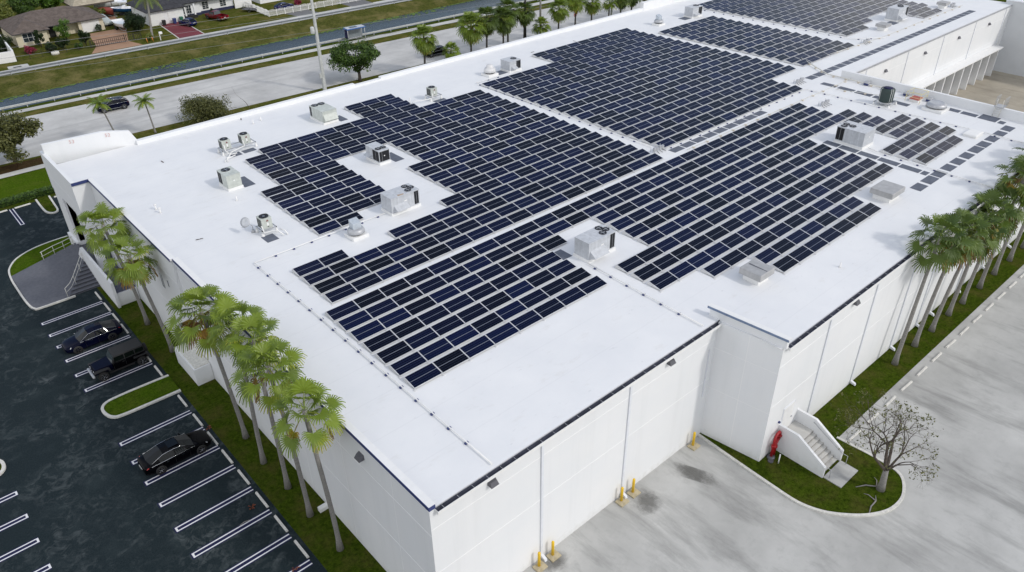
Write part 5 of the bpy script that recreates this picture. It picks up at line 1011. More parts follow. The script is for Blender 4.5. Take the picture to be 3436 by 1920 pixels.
# garden plants by the first house
def shrub(label, x, y, r, h, mat, seed, per=60, size=0.12, name='garden_shrub', cat='shrub', group=None, n=14):
    per = int(per * 1.8); size *= 1.15; rnd = random.Random(seed); t = thing(name, label, cat, (x, y, 0), 0, group); m = MB(); [m.tube([(0, 0, 0), (rnd.uniform(-r, r) * 0.4, rnd.uniform(-r, r) * 0.4, h * 0.5)], [0.05, 0.02], 5) for k in range(4)]; m.build('stems', M['bark'], t)
    cs = []
    for k in range(n): v = Vector((rnd.gauss(0, 1), rnd.gauss(0, 1), rnd.gauss(0, 1))).normalized() * rnd.uniform(0.3, 0.85); cs.append((v.x * r, v.y * r, h * 0.52 + v.z * h * 0.45))
    leaf_cloud('foliage', t, cs, rnd, per, r * 0.42, size, mat, 0.9); return t
for a in (('dense dark bush beside the white boundary wall at far left', 10.9, 151.5, 2.6, 3.0, M['leafdark'], 1, 130, 0.15), ('bright light-green tree before the brown-roofed house', 22.4, 151.0, 1.55, 5.0, M['leafbright'], 2, 90, 0.13), ('dark shrub under the left house window', 17.3, 149.0, 1.0, 3.6, M['leafdark'], 3, 90, 0.13), ('red-flowering shrub at the front fence', 14.6, 146.3, 1.1, 1.5, M['leafred'], 4, 60, 0.12), ('dark low shrub between red shrub and fence', 17.6, 143.7, 1.2, 2.0, M['leafdark'], 5, 80, 0.13), ('dark layered shrub in the middle of the front garden', 20.0, 144.5, 1.3, 2.4, M['leafdark'], 6, 80, 0.14), ('dark shrub left of the driveway gate', 24.0, 144.2, 1.2, 3.4, M['leafdark'], 7, 100, 0.13), ('small green plant at the fence foot', 22.3, 143.0, 0.8, 1.2, M['leaf'], 8, 60, 0.12),
          ('large round dark hedge-bush between the two driveways', 35.0, 147.5, 2.5, 3.6, M['leafdark'], 9, 190, 0.14), ('grey-green potted bush on the paver drive', 29.4, 153.4, 0.75, 1.6, M['leafgrey'], 10, 60, 0.12), ('yellow-green banana-like plant by the thatched roof', 32.6, 164.5, 1.6, 2.4, M['leafyellow'], 11, 60, 0.2), ('small dark shrub below the white-framed window', 52.0, 150.6, 0.45, 1.3, M['leafdark'], 13, 40, 0.1), ('leafy plant at the mailbox', 34.3, 139.2, 0.9, 1.5, M['leafyellow'], 14, 40, 0.16), ('red-leaved shrub behind the white picket fence', 68.8, 143.5, 0.9, 1.8, M['leafred'], 15, 50, 0.12)): shrub(*a)
broad_tree('orange-green tree at the top left picture corner', (14.5, 168.5, 0), 6.0, 4.2, 31, M['leafyellow'], per=150, size=0.24); broad_tree('dark green tree behind the brown tiled roof', (20.5, 172.5, 0), 5.5, 3.6, 32, M['leaf'], per=150, size=0.24); broad_tree('bright tree behind the ridge of the brown tiled roof', (26.0, 174.5, 0), 5.5, 3.8, 33, M['leafbright'], per=150, size=0.26); broad_tree('tall background tree beyond the thatched shelter', (36.0, 185, 0), 6.5, 4.5, 34, M['leaf'], per=150, size=0.26)
# ------------------------------------------------------------------ vehicles
def wheel(par, x, y, r, wd, rim, side, tread=None):
    m = MB(); m.lathe([(r * 0.62, -wd / 2), (r * 0.93, -wd / 2), (r, -wd / 2 + 0.03), (r, wd / 2 - 0.03), (r * 0.93, wd / 2), (r * 0.62, wd / 2)], (0, 0, 0), 22, axis='y', cap=False); o = m.build('wheel', M['tyre'], par, (x, y, r))
    f = MB(); yy = side * (wd / 2 - 0.015)
    f.lathe([(r * 0.67, yy + side * 0.012), (r * 0.58, yy + side * 0.004)], (0, 0, 0), 22, axis='y', cap=False); f.lathe([(r * 0.16, yy - 0.02), (r * 0.15, yy + side * 0.008)], (0, 0, 0), 10, axis='y')
    for k in range(5):
        a = k * 1.2566; ca, sa = math.cos(a), math.sin(a); cb, sb2 = math.cos(a + 0.26), math.sin(a + 0.26); cc, sc_ = math.cos(a - 0.26), math.sin(a - 0.26); q = [(r * 0.14 * cc, yy, r * 0.14 * sc_), (r * 0.62 * math.cos(a - 0.17), yy, r * 0.62 * math.sin(a - 0.17)), (r * 0.62 * math.cos(a + 0.17), yy, r * 0.62 * math.sin(a + 0.17)), (r * 0.14 * cb, yy, r * 0.14 * sb2)]
        f.quad(q)
    f.build('rim', rim, o); d = MB(); d.lathe([(r * 0.62, yy - side * 0.05), (0.0, yy - side * 0.05)], (0, 0, 0), 18, axis='y'); d.build('brake_disc', M['trimblack'], o); return o
def loft_body(par, st, paint, name='body'):
    """st: (x, zlow, zsill, zmid, zbelt, ztop, wlow, wmid, wbelt) front to rear; a closed shell"""
    m = MB(); rows = []
    for x, zl, zm, zb, zt, wl, wm_, wb in st:
        h = [(0.0, zl), (wl * 0.9, zl), (wl, zl + 0.06), (wm_, zm), (wb, zb), (wb * 0.90, zb + (zt - zb) * 0.55), (wb * 0.55, zt - 0.01), (0.0, zt)]
        ring = [(x, y, z) for y, z in h] + [(x, -y, z) for y, z in h[-2:0:-1]]
        rows.append(len(m.v)); m.v += ring; n = len(ring)
    for a, b in zip(rows[:-1], rows[1:]):
        for k in range(n): m.face((a + k, a + (k + 1) % n, b + (k + 1) % n, b + k), 0, None, True)
    m.face([rows[0] + k for k in range(n)][::-1]); m.face([rows[-1] + k for k in range(n)])
    o = m.build(name, paint, par); sb_ = o.modifiers.new('subdivision', 'SUBSURF'); sb_.levels = 1; sb_.render_levels = 2; return o
def greenhouse(par, pr, belt, paint, n_side=((0.12, 0.48), (0.52, 0.88)), glass=None, roof_name='roof'):
    """pr: (x, z, wtop) roofline from windscreen base to back-light base; belt: (z, w) shoulder line"""
    gl = glass or M['glass']; m = MB(); zb, wb = belt; n = len(pr)
    def top(i): x, z, wt = pr[i]; return Vector((x, wt, z))
    for i in range(1, n - 2):
        a, b = top(i), top(i + 1); am, bm = Vector((a.x, 0, a.z + 0.045)), Vector((b.x, 0, b.z + 0.045)); s = Vector((1, -1, 1))
        for q in ([a, am, bm, b], ): m.quad(q, 0, None, False); m.quad([p * s for p in q][::-1], 0)
    W = MB(); a, b = top(0), top(1); am, bm = Vector((a.x + 0.10, 0, a.z + 0.0)), Vector((b.x + 0.04, 0, b.z + 0.045)); s = Vector((1, -1, 1))
    W.quad([a, am, bm, b]); W.quad([p * s for p in [a, am, bm, b]][::-1])
    B = MB(); a, b = top(n - 2), top(n - 1); am, bm = Vector((a.x, 0, a.z + 0.045)), Vector((b.x - 0.10, 0, b.z))
    B.quad([a, am, bm, b]); B.quad([p * s for p in [a, am, bm, b]][::-1])
    low = [Vector((p[0], wb, zb)) for p in pr]
    for sgn in (1, -1):
        for i in range(n - 1):
            q = [low[i], low[i + 1], top(i + 1), top(i)]; q = [Vector((p.x, p.y * sgn, p.z)) for p in q]; m.quad(q[::-1] if sgn > 0 else q)
    o = m.build(roof_name, paint, par); W.build('windscreen', gl, par); B.build('rear_window', gl, par)
    for sgn in (1, -1):                                     # side glass sits 4 mm proud of the pillars
        for t0, t1 in n_side:
            L = pr[0][0] - pr[-1][0]; g = MB(); K = 7; lo, hi = [], []
            for k in range(K):
                x = pr[0][0] - L * (t0 + (t1 - t0) * k / (K - 1)); zt, wt = None, None
                for i in range(n - 1):
                    if pr[i][0] >= x >= pr[i + 1][0]:
                        f = (pr[i][0] - x) / max(1e-6, pr[i][0] - pr[i + 1][0]); zt = pr[i][1] + (pr[i + 1][1] - pr[i][1]) * f; wt = pr[i][2] + (pr[i + 1][2] - pr[i][2]) * f
                f1 = max(0.06, 1 - 0.07 / max(0.08, zt - zb)); f0 = min(0.10, f1 * 0.5)
                lo.append(Vector((x, (wb + (wt - wb) * f0 + 0.006) * sgn, zb + (zt - zb) * f0 + 0.004))); hi.append(Vector((x, (wb + (wt - wb) * f1 + 0.006) * sgn, zb + (zt - zb) * f1)))
            for k in range(K - 1): q = [lo[k], lo[k + 1], hi[k + 1], hi[k]]; g.quad(q[::-1] if sgn > 0 else q)
            g.build('side_window', gl, par)
    return low
def chrome_line(par, pr, belt, full=True):
    zb, wb = belt
    for sgn in (1, -1):
        m = MB(); m.tube([(p[0], (p[2] + (wb - p[2]) * 0.06 + 0.012) * sgn, p[1] - 0.03) for p in pr], 0.016, 5); m.tube([(pr[0][0] + 0.02, (wb + 0.012) * sgn, zb + 0.015), (pr[-1][0], (wb + 0.012) * sgn, zb + 0.02)], 0.016, 5); m.build('chrome_trim', M['chrome'], par)
def dark_arches(par, xs, w, r):
    for x in xs:
        for sgn in (1, -1): m = MB(); m.lathe([(r * 1.17, sgn * (w - 0.03)), (r * 1.17, sgn * (w + 0.006)), (r * 0.6, sgn * (w + 0.006))], (x, 0, r * 1.03), 22, axis='y', cap=False); m.build('wheel_arch', M['trimblack'], par)
def mirrors(par, x, w, z, mat):
    for sgn in (1, -1): m = MB(); y = (w + 0.02) * sgn; m.hull8([(x - 0.06, y, z), (x + 0.08, y, z), (x + 0.08, y + 0.2 * sgn, z), (x - 0.06, y + 0.2 * sgn, z), (x - 0.05, y, z + 0.12), (x + 0.03, y, z + 0.13), (x + 0.03, y + 0.2 * sgn, z + 0.13), (x - 0.05, y + 0.2 * sgn, z + 0.12)]); m.build('mirror', mat, par, bevel=0.02)
def patch(par, name, mat, pts, both=True):
    for sgn in ((1, -1) if both else (1,)): m = MB(); q = [(x, y * sgn, z) for x, y, z in pts]; m.hull8(q[:4] + q[4:]) if len(q) == 8 else m.quad(q); m.build(name, mat, par)
def sedan(label, loc, rz, paint, L=4.9, W=1.86, rim=None, hl=True, chrome=True, glass=None, group=None, name='parked_car', cat='car'):
    t = thing(name, label, cat, loc, rz, group); w = W / 2; f = L / 2
    st = [(f, 0.32, 0.48, 0.60, 0.66, w * 0.62, w * 0.66, w * 0.60), (f - 0.12, 0.22, 0.46, 0.66, 0.74, w * 0.80, w * 0.86, w * 0.80), (f - 0.45, 0.20, 0.46, 0.74, 0.84, w * 0.95, w * 0.985, w * 0.90), (f - 1.05, 0.20, 0.48, 0.84, 0.95, w * 0.985, w, w * 0.93), (0.55, 0.20, 0.50, 0.92, 1.0, w * 0.985, w, w * 0.95), (-0.9, 0.20, 0.50, 0.95, 1.02, w * 0.985, w, w * 0.95), (-f + 1.0, 0.20, 0.52, 0.98, 1.06, w * 0.985, w, w * 0.93), (-f + 0.40, 0.24, 0.54, 0.98, 1.08, w * 0.95, w * 0.97, w * 0.88), (-f + 0.10, 0.30, 0.54, 0.94, 1.02, w * 0.84, w * 0.88, w * 0.80), (-f, 0.40, 0.56, 0.86, 0.90, w * 0.74, w * 0.78, w * 0.72)]
    loft_body(t, st, paint); pr = [(1.15, 0.97, w * 0.84), (0.30, 1.36, w * 0.64), (-0.25, 1.42, w * 0.635), (-0.95, 1.38, w * 0.62), (-1.95, 1.06, w * 0.74)]; belt = (0.93, w * 0.93)
    greenhouse(t, pr, belt, paint, ((0.13, 0.42), (0.45, 0.80)), glass)
    if chrome: chrome_line(t, pr, belt)
    xs = (L * 0.5 - 0.93, -L * 0.5 + 1.05); dark_arches(t, xs, w, 0.33)
    for x in xs:
        for sgn in (1, -1): wheel(t, x, sgn * (w - 0.10), 0.335, 0.22, rim or M['rim'], sgn)
    mirrors(t, 0.80, w * 0.93, 0.95, paint)
    patch(t, 'headlight', M['lamp'], [(f - 0.10, w * 0.45, 0.60), (f - 0.40, w * 0.93, 0.66), (f - 0.52, w * 0.92, 0.76), (f - 0.22, w * 0.5, 0.72)])
    patch(t, 'taillight', M['taillight'], [(-f + 0.045, w * 0.38, 0.84), (-f + 0.19, w * 0.87, 0.86), (-f + 0.36, w * 0.945, 0.96), (-f + 0.07, w * 0.45, 0.95)])
    m = MB(); m.box(-f - 0.02, -f + 0.02, -0.26, 0.26, 0.62, 0.75); m.build('licence_plate', M['plate'], t)
    m = MB(); m.box(f - 0.06, f + 0.012, -w * 0.45, w * 0.45, 0.40, 0.56); m.build('grille', M['trimblack'], t)
    for sgn in (1, -1):
        m = MB(); [m.box(x - 0.10, x + 0.10, sgn * w - 0.012, sgn * w + 0.018, 0.80, 0.83) for x in (0.25, -0.85)]; m.build('door_handle', M['chrome'] if chrome else paint, t)
        m = MB(); [m.box(x - 0.006, x + 0.006, sgn * w * 0.975 - 0.012, sgn * w + 0.006, 0.30, 0.90) for x in (0.75, -0.30, -1.25)]; m.build('door_seam', M['trimblack'], t)
    return t
sedan('blue-black saloon with its nose pointing left, parked beside the black off-roader', (-5.78, 43.2, 0.012), R(180), M['navycar'], 4.85, 1.88, M['rimdark'])
s2 = sedan('black saloon with glinting alloy wheels and red tail lamp, parked alone', (-5.82, 24.25, 0.012), R(1), M['black'], 4.95, 1.9, M['rim'])
m = MB(); m.quad([(0.28, -0.42, 1.472), (0.28, 0.42, 1.472), (-0.45, 0.42, 1.475), (-0.45, -0.42, 1.475)][::-1]); m.build('sunroof', M['glass'], s2)
# boxy off-roader
JP = thing('off_roader', 'boxy black off-roader with round headlamps and spare wheel on the back', 'car', (-5.3, 37.75, 0.012), R(180)); K = M['black']; w = 0.94
m = MB(); m.box(-2.05, 0.62, -0.80, 0.80, 0.55, 1.18); m.build('body', K, JP, bevel=0.04)
m = MB(); m.hull8([(0.60, -0.72, 0.6), (2.02, -0.60, 0.6), (2.02, 0.60, 0.6), (0.60, 0.72, 0.6), (0.60, -0.72, 1.20), (2.00, -0.58, 1.10), (2.00, 0.58, 1.10), (0.60, 0.72, 1.20)]); m.build('bonnet', M['navycar'], JP, bevel=0.04)
m = MB(); m.box(2.0, 2.07, -0.60, 0.60, 0.58, 1.08); [m.box(2.065, 2.075, -0.25 + k * 0.08, -0.21 + k * 0.08, 0.66, 1.0, 1) for k in range(7)]; m.build('grille', [K, M['trimblack']], JP)
for sgn in (1, -1):
    m = MB(); m.lathe([(0.10, 0), (0.10, 0.02), (0, 0.025)], (0, 0, 0), 14); o = m.build('headlight', M['lamp'], JP, (2.07, sgn * 0.47, 0.92)); o.rotation_euler = (0, R(90), 0)
    for x in (1.52, -1.62):
        m = MB(); m.hull8([(x - 0.60, sgn * 0.62, 0.98), (x + 0.60, sgn * 0.62, 0.98), (x + 0.60, sgn * 0.95, 0.96), (x - 0.60, sgn * 0.95, 0.96), (x - 0.48, sgn * 0.62, 1.05), (x + 0.5, sgn * 0.62, 1.05), (x + 0.5, sgn * 0.94, 1.02), (x - 0.48, sgn * 0.94, 1.02)]); m.hull8([(x - 0.66, sgn * 0.70, 0.72), (x - 0.52, sgn * 0.70, 0.72), (x - 0.52, sgn * 0.95, 0.72), (x - 0.66, sgn * 0.95, 0.72), (x - 0.60, sgn * 0.62, 1.0), (x - 0.44, sgn * 0.62, 1.04), (x - 0.44, sgn * 0.94, 1.02), (x - 0.60, sgn * 0.95, 0.98)]); m.build('mudguard', M['trimblack'], JP)
        wheel(JP, x, sgn * 0.82, 0.41, 0.25, M['rim'], sgn)
    m = MB(); m.box(-1.0, 1.0, sgn * 0.80 - 0.07, sgn * 0.80 + 0.10, 0.46, 0.54); m.build('side_step', M['trimblack'], JP)
    for x0, x1 in ((0.48, -0.38), (-0.46, -1.22), (-1.30, -1.98)): m = MB(); q = [(x0, sgn * 0.795, 1.24), (x1, sgn * 0.795, 1.24), (x1, sgn * 0.745, 1.68), (x0 - (0.12 if x0 > 0.4 else 0), sgn * 0.745, 1.68)]; m.quad(q); m.build('side_window', M['glass'], JP)
    m = MB(); [m.box(x - 0.08, x + 0.08, sgn * 0.80 - 0.01, sgn * 0.80 + 0.025, 1.04, 1.08) for x in (-0.25, -1.1)]; m.build('door_handle', M['trimblack'], JP)
    m = MB(); [m.box(x - 0.008, x + 0.008, sgn * 0.80 - 0.01, sgn * 0.80 + 0.006, 0.58, 1.18) for x in (0.55, -0.42, -1.28)]; m.build('door_seam', M['trimblack'], JP)
m = MB(); m.hull8([(0.62, -0.785, 1.18), (0.62, 0.785, 1.18), (-2.05, 0.785, 1.18), (-2.05, -0.785, 1.18), (0.32, -0.72, 1.80), (0.32, 0.72, 1.80), (-2.0, 0.72, 1.80), (-2.0, -0.72, 1.80)][::-1]); m.build('hard_top', M['trimblack'], JP, bevel=0.05)
m = MB(); q = [(0.625, -0.70, 1.24), (0.625, 0.70, 1.24), (0.365, 0.66, 1.72), (0.365, -0.66, 1.72)]; m.quad([(x + 0.012, y, z) for x, y, z in q]); m.build('windscreen', M['glasslight'], JP)
m = MB(); m.box(2.12, 2.32, -0.80, 0.80, 0.52, 0.72); m.build('front_bumper', M['galv'], JP, bevel=0.05); m = MB(); m.box(-2.22, -2.06, -0.8, 0.8, 0.5, 0.7); m.build('rear_bumper', M['trimblack'], JP, bevel=0.03)
sw = wheel(JP, -2.22, 0, 0.40, 0.26, M['rimdark'], 1); sw.name = 'spare_wheel'; sw.location = (-2.24, 0.0, 1.02); sw.rotation_euler = (0, 0, R(90)); mirrors(JP, 0.42, 0.79, 1.22, K)
patch(JP, 'taillight', M['taillight'], [(-2.065, 0.68, 0.85), (-2.065, 0.80, 0.85), (-2.065, 0.80, 1.08), (-2.065, 0.68, 1.08)])
# sport utility vehicle and hatchback share a tall shell
def suv(label, loc, rz, paint, L=4.75, W=1.88, H=1.66, group=None, hatch=False, name='road_car', glass=None):
    t = thing(name, label, 'car', loc, rz, group); w = W / 2; f = L / 2; s = H / 1.66
    st = [(f, 0.40, 0.62, 0.80 * s, 0.86 * s, w * 0.66, w * 0.70, w * 0.64), (f - 0.12, 0.26, 0.60, 0.88 * s, 0.96 * s, w * 0.84, w * 0.88, w * 0.82), (f - 0.45, 0.24, 0.60, 0.94 * s, 1.04 * s, w * 0.96, w * 0.99, w * 0.90), (f - 1.1, 0.24, 0.62, 1.02 * s, 1.12 * s, w * 0.985, w, w * 0.94), (0.4, 0.24, 0.62, 1.06 * s, 1.14 * s, w * 0.985, w, w * 0.95), (-f + 0.9, 0.24, 0.64, 1.12 * s, 1.20 * s, w * 0.985, w, w * 0.94), (-f + 0.25, 0.28, 0.64, 1.12 * s, 1.18 * s, w * 0.93, w * 0.96, w * 0.88), (-f, 0.42, 0.64, 1.0 * s, 1.06 * s, w * 0.82, w * 0.86, w * 0.80)]
    loft_body(t, st, paint); pr = [(f - 1.15, 1.10 * s, w * 0.86), (f - 1.95, 1.58 * s, w * 0.68), (0.0, H, w * 0.70), (-f + 0.75, 1.60 * s, w * 0.68), (-f + 0.20, 1.14 * s, w * 0.80)]; belt = (1.06 * s, w * 0.93); greenhouse(t, pr, belt, paint, ((0.14, 0.40), (0.43, 0.66), (0.69, 0.90)), glass); chrome_line(t, pr, belt)
    xs = (f - 0.92, -f + 0.95); dark_arches(t, xs, w, 0.36)
    for x in xs:
        for sgn in (1, -1): wheel(t, x, sgn * (w - 0.10), 0.365, 0.23, M['rim'], sgn)
    mirrors(t, f - 1.45, w * 0.93, 1.10 * s, paint)
    for sgn in (1, -1): m = MB(); m.tube([(f - 1.9, sgn * w * 0.62, H + 0.02), (0, sgn * w * 0.64, H + 0.06), (-f + 0.9, sgn * w * 0.62, H + 0.02)], 0.02, 5); m.build('roof_rail', M['chrome'], t); m = MB(); m.box(-1.0, 1.0, sgn * w - 0.01, sgn * w + 0.015, 0.42, 0.46); m.build('side_strip', M['chrome'], t)
    patch(t, 'headlight', M['lamp'], [(f - 0.10, w * 0.5, 0.78 * s), (f - 0.40, w * 0.95, 0.82 * s), (f - 0.5, w * 0.94, 0.94 * s), (f - 0.2, w * 0.55, 0.90 * s)]); patch(t, 'taillight', M['taillight'], [(-f + 0.06, w * 0.62, 0.9 * s), (-f + 0.2, w * 0.92, 0.92 * s), (-f + 0.26, w * 0.92, 1.10 * s), (-f + 0.1, w * 0.65, 1.06 * s)])
    m = MB(); m.box(-f - 0.015, -f + 0.02, -0.28, 0.28, 0.78 * s, 0.92 * s); m.build('licence_plate', M['plate'], t); return t
suv('dark blue-black utility vehicle driving left along the grey road', (15.75, 103.65, 0.012), R(180 - 4), M['navycar'])
suv('dark blue hatchback parked on the red driveway', (44.35, 145.0, 0.016), R(108), M['bluecar'], 4.2, 1.75, 1.48, None, True, 'parked_car')
suv('black car on the road, mostly hidden by the young fan palm', (68.5, 91.8, 0.012), R(180 - 4), M['black'], 4.5, 1.8, 1.5)
sedan('dark blue car glimpsed behind the white picket fence', (65.6, 143.6, 0.012), R(10), M['bluecar'], 4.5, 1.8)
# pickup and trailer
PT = thing('pickup_truck', 'dark red pickup truck with open bed parked on the grass', 'truck', (50.85, 145.6, 0.0), R(105)); w = 0.98
loft_body(PT, [(2.75, 0.5, 0.7, 0.98, 1.04, w * 0.75, w * 0.8, w * 0.76), (2.6, 0.4, 0.7, 1.04, 1.10, w * 0.92, w * 0.95, w * 0.9), (2.2, 0.38, 0.7, 1.08, 1.16, w * 0.98, w, w * 0.94), (1.4, 0.38, 0.7, 1.14, 1.2, w * 0.98, w, w * 0.95), (-0.55, 0.38, 0.7, 1.14, 1.2, w * 0.98, w, w * 0.95), (-0.62, 0.38, 0.7, 1.10, 1.14, w * 0.98, w, w * 0.95)], M['redcar'])
greenhouse(PT, [(1.45, 1.17, w * 0.86), (0.75, 1.72, w * 0.72), (0.2, 1.80, w * 0.73), (-0.40, 1.74, w * 0.72), (-0.58, 1.17, w * 0.86)], (1.12, w * 0.93), M['redcar'], ((0.14, 0.5), (0.54, 0.88)), M['glasslight'])
m = MB(); m.box(-2.7, -0.62, -w, -w + 0.09, 0.5, 1.14); m.box(-2.7, -0.62, w - 0.09, w, 0.5, 1.14); m.box(-2.78, -2.70, -w, w, 0.55, 1.12); m.box(-0.70, -0.62, -w + 0.09, w - 0.09, 0.5, 1.14); m.box(-2.7, -0.62, -w + 0.09, w - 0.09, 0.5, 0.62, 1); m.build('cargo_bed', [M['redcar'], M['trimblack']], PT, bevel=0.02)
m = MB(); m.box(-2.95, -2.79, -0.92, 0.92, 0.45, 0.62); m.build('rear_bumper', M['chrome'], PT, bevel=0.03); patch(PT, 'taillight', M['taillight'], [(-2.785, 0.82, 0.75), (-2.785, 0.97, 0.75), (-2.785, 0.97, 1.05), (-2.785, 0.82, 1.05)])
m = MB(); m.box(-2.80, -2.785, -0.2, 0.2, 0.7, 0.82); m.build('licence_plate', M['plate'], PT); dark_arches(PT, (1.78, -1.75), w, 0.38)
for x in (1.78, -1.75):
    for sgn in (1, -1): wheel(PT, x, sgn * (w - 0.11), 0.385, 0.25, M['rim'], sgn)
TR = thing('utility_trailer', 'empty dark utility trailer with mesh sides on the grass', 'trailer', (59.3, 147.0, 0), R(-55))
m = MB(); m.box(-1.7, 1.7, -0.95, 0.95, 0.5, 0.58); m.build('deck', M['greypave'], TR); m = MB()
for sgn in (1, -1):
    m.tube([(-1.7, sgn * 0.95, 0.95), (1.7, sgn * 0.95, 0.95)], 0.03, 5); m.tube([(-1.7, sgn * 0.95, 0.75), (1.7, sgn * 0.95, 0.75)], 0.02, 5)
    for k in range(6): m.tube([(-1.7 + k * 0.68, sgn * 0.95, 0.55), (-1.7 + k * 0.68, sgn * 0.95, 0.95)], 0.025, 5)
for xe in (-1.7, 1.7): m.tube([(xe, -0.95, 0.95), (xe, 0.95, 0.95)], 0.03, 5); [m.tube([(xe, -0.95 + k * 0.38, 0.55), (xe, -0.95 + k * 0.38, 0.95)], 0.02, 5) for k in range(6)]
m.tube([(-1.7, -0.5, 0.5), (-2.9, 0, 0.5)], 0.04, 5); m.tube([(-1.7, 0.5, 0.5), (-2.9, 0, 0.5)], 0.04, 5); m.build('mesh_rail', M['trimblack'], TR)
for sgn in (1, -1): wheel(TR, 0.2, sgn * 1.05, 0.33, 0.2, M['chrome'], sgn)
# boats on trailers and a covered car
def boat(label, loc, rz, hull, L=6.2, B=2.3, H=1.35, console=True, cover=None, name='boat'):
    t = thing(name, label, 'boat', loc, rz, 'boats stored by the thatched shelter'); m = MB(); rows = []; n = 9
    for i in range(n):
        u = i / (n - 1); x = -L / 2 + L * u; b = B / 2 * (1 - max(0, (u - 0.45) / 0.55) ** 2.2) + 0.03; sh = H * (1 + 0.22 * u ** 2); k = 0.55 + 0.35 * max(0, u - 0.6) * 1.5; rows.append(len(m.v)); m.v += [(x, -b, sh), (x, -b * 0.92, k + 0.25), (x, 0, k - 0.1), (x, b * 0.92, k + 0.25), (x, b, sh)]
    for a, c in zip(rows[:-1], rows[1:]):
        for k in range(4): m.face((a + k, a + k + 1, c + k + 1, c + k)[::-1], 0, None, True)
    m.face([rows[0] + k for k in range(5)]); m.build('hull', hull, t); d = MB(); dr_ = []
    for i in range(n): a = rows[i]; p, q = m.v[a], m.v[a + 4]; dz = -0.28 if not cover else 0.18 + 0.3 * math.sin(i / (n - 1) * 3.1); dr_.append(len(d.v)); d.v += [p, (p[0], p[1] * 0.82, p[2] + dz * 0.8), (p[0], 0, p[2] + dz), (q[0], q[1] * 0.82, q[2] + dz * 0.8), q]
    for a, c in zip(dr_[:-1], dr_[1:]):
        for k in range(4): d.face((a + k, c + k, c + k + 1, a + k + 1)[::-1], 0, None, bool(cover))
    d.build('cover' if cover else 'deck', cover or M['gel'], t)
    if console:
        c = MB(); c.hull8([(-0.5, -0.45, H - 0.3), (0.5, -0.45, H - 0.3), (0.5, 0.45, H - 0.3), (-0.5, 0.45, H - 0.3), (-0.4, -0.4, H + 0.55), (0.2, -0.4, H + 0.55), (0.2, 0.4, H + 0.55), (-0.4, 0.4, H + 0.55)]); c.build('console', M['gel'], t)
        c = MB(); [c.tube([(px, py, H - 0.2), (px, py, H + 1.3)], 0.03, 5) for px in (-0.6, 0.5) for py in (-0.5, 0.5)]; c.box(-0.9, 0.8, -0.75, 0.75, H + 1.3, H + 1.36); c.build('canopy', M['gel'], t)
        o = MB(); o.box(-L / 2 - 0.45, -L / 2 - 0.05, -0.2, 0.2, 0.7, 1.75); o.build('outboard_motor', M['gel'], t, bevel=0.06)
    tr = MB(); tr.box(-L / 2, L / 2, -0.5, -0.42, 0.4, 0.5); tr.box(-L / 2, L / 2, 0.42, 0.5, 0.4, 0.5); tr.tube([(L / 2, -0.46, 0.45), (L / 2 + 1.2, 0, 0.45), (L / 2, 0.46, 0.45)], 0.04, 5); [tr.box(-0.9, 0.9, s * 1.0 - 0.1, s * 1.0 + 0.1, 0.02, 0.62, 1) for s in (1, -1)]; tr.build('boat_trailer', [M['galv'], M['tyre']], t); return t
boat('white-decked blue-hulled boat on its trailer', (38.2, 164.5, 0), R(150), M['hullblue']); boat('long white boat beside the dark hedge-bush, bow toward the gate', (33.3, 152.5, 0), R(-97), M['gel'], 6.4, 2.2, 1.3, False)
boat('white boat with blue canvas at the top edge, behind the others', (37.5, 172.0, 0), R(175), M['gel'], 6.5, 2.3, 1.5, True); boat('boat shrouded in rust-red canvas between the shelter and white boat', (34.7, 165.5, 0), R(-75), M['hullred'], 5.4, 2.2, 1.3, False, M['hullred'])
CC = thing('covered_car', 'car under a pale grey fitted cover on the paver drive', 'car', (32.0, 158.6, 0.014), R(-85)); loft_body(CC, [(2.5, 0.3, 0.5, 0.7, 0.8, 0.7, 0.75, 0.65), (2.1, 0.25, 0.5, 0.9, 1.0, 0.95, 0.97, 0.85), (0.8, 0.25, 0.6, 1.2, 1.4, 1.0, 1.0, 0.85), (-0.3, 0.25, 0.7, 1.6, 1.85, 1.0, 1.0, 0.78), (-1.5, 0.25, 0.7, 1.65, 1.95, 1.0, 1.0, 0.75), (-2.3, 0.25, 0.7, 1.4, 1.6, 1.0, 1.0, 0.8), (-2.6, 0.3, 0.7, 1.1, 1.2, 0.9, 0.92, 0.75)], M['canvas'], 'cover')
m = MB(); m.box(-2.4, 2.3, -0.85, 0.85, 0.05, 0.28); m.build('undercarriage', M['tyre'], CC)
# ------------------------------------------------------------------ houses, fences and street furniture across the road
def hip_roof(m, x0, x1, y0, y1, ze, zt, inset=None, mi=0, axis='x', th=0.14):
    if axis == 'x': i = inset or (y1 - y0) / 2; ra, rb = (x0 + i, (y0 + y1) / 2, zt), (x1 - i, (y0 + y1) / 2, zt)
    else: i = inset or (x1 - x0) / 2; ra, rb = ((x0 + x1) / 2, y0 + i, zt), ((x0 + x1) / 2, y1 - i, zt)
    a, b, c, d = (x0, y0, ze), (x1, y0, ze), (x1, y1, ze), (x0, y1, ze)
    if axis == 'x': F = ([a, b, rb, ra], [b, c, rb], [c, d, ra, rb], [d, a, ra])
    else: F = ([a, b, ra], [b, c, rb, ra], [c, d, rb], [d, a, ra, rb])
    for q in F: m.quad(q, mi)
    lo = [(p[0], p[1], ze - th) for p in (a, b, c, d)]; P = [a, b, c, d]
    for k in range(4): m.quad([P[k], lo[k], lo[(k + 1) % 4], P[(k + 1) % 4]], mi + 1)
    m.quad(lo[::-1], mi + 1)
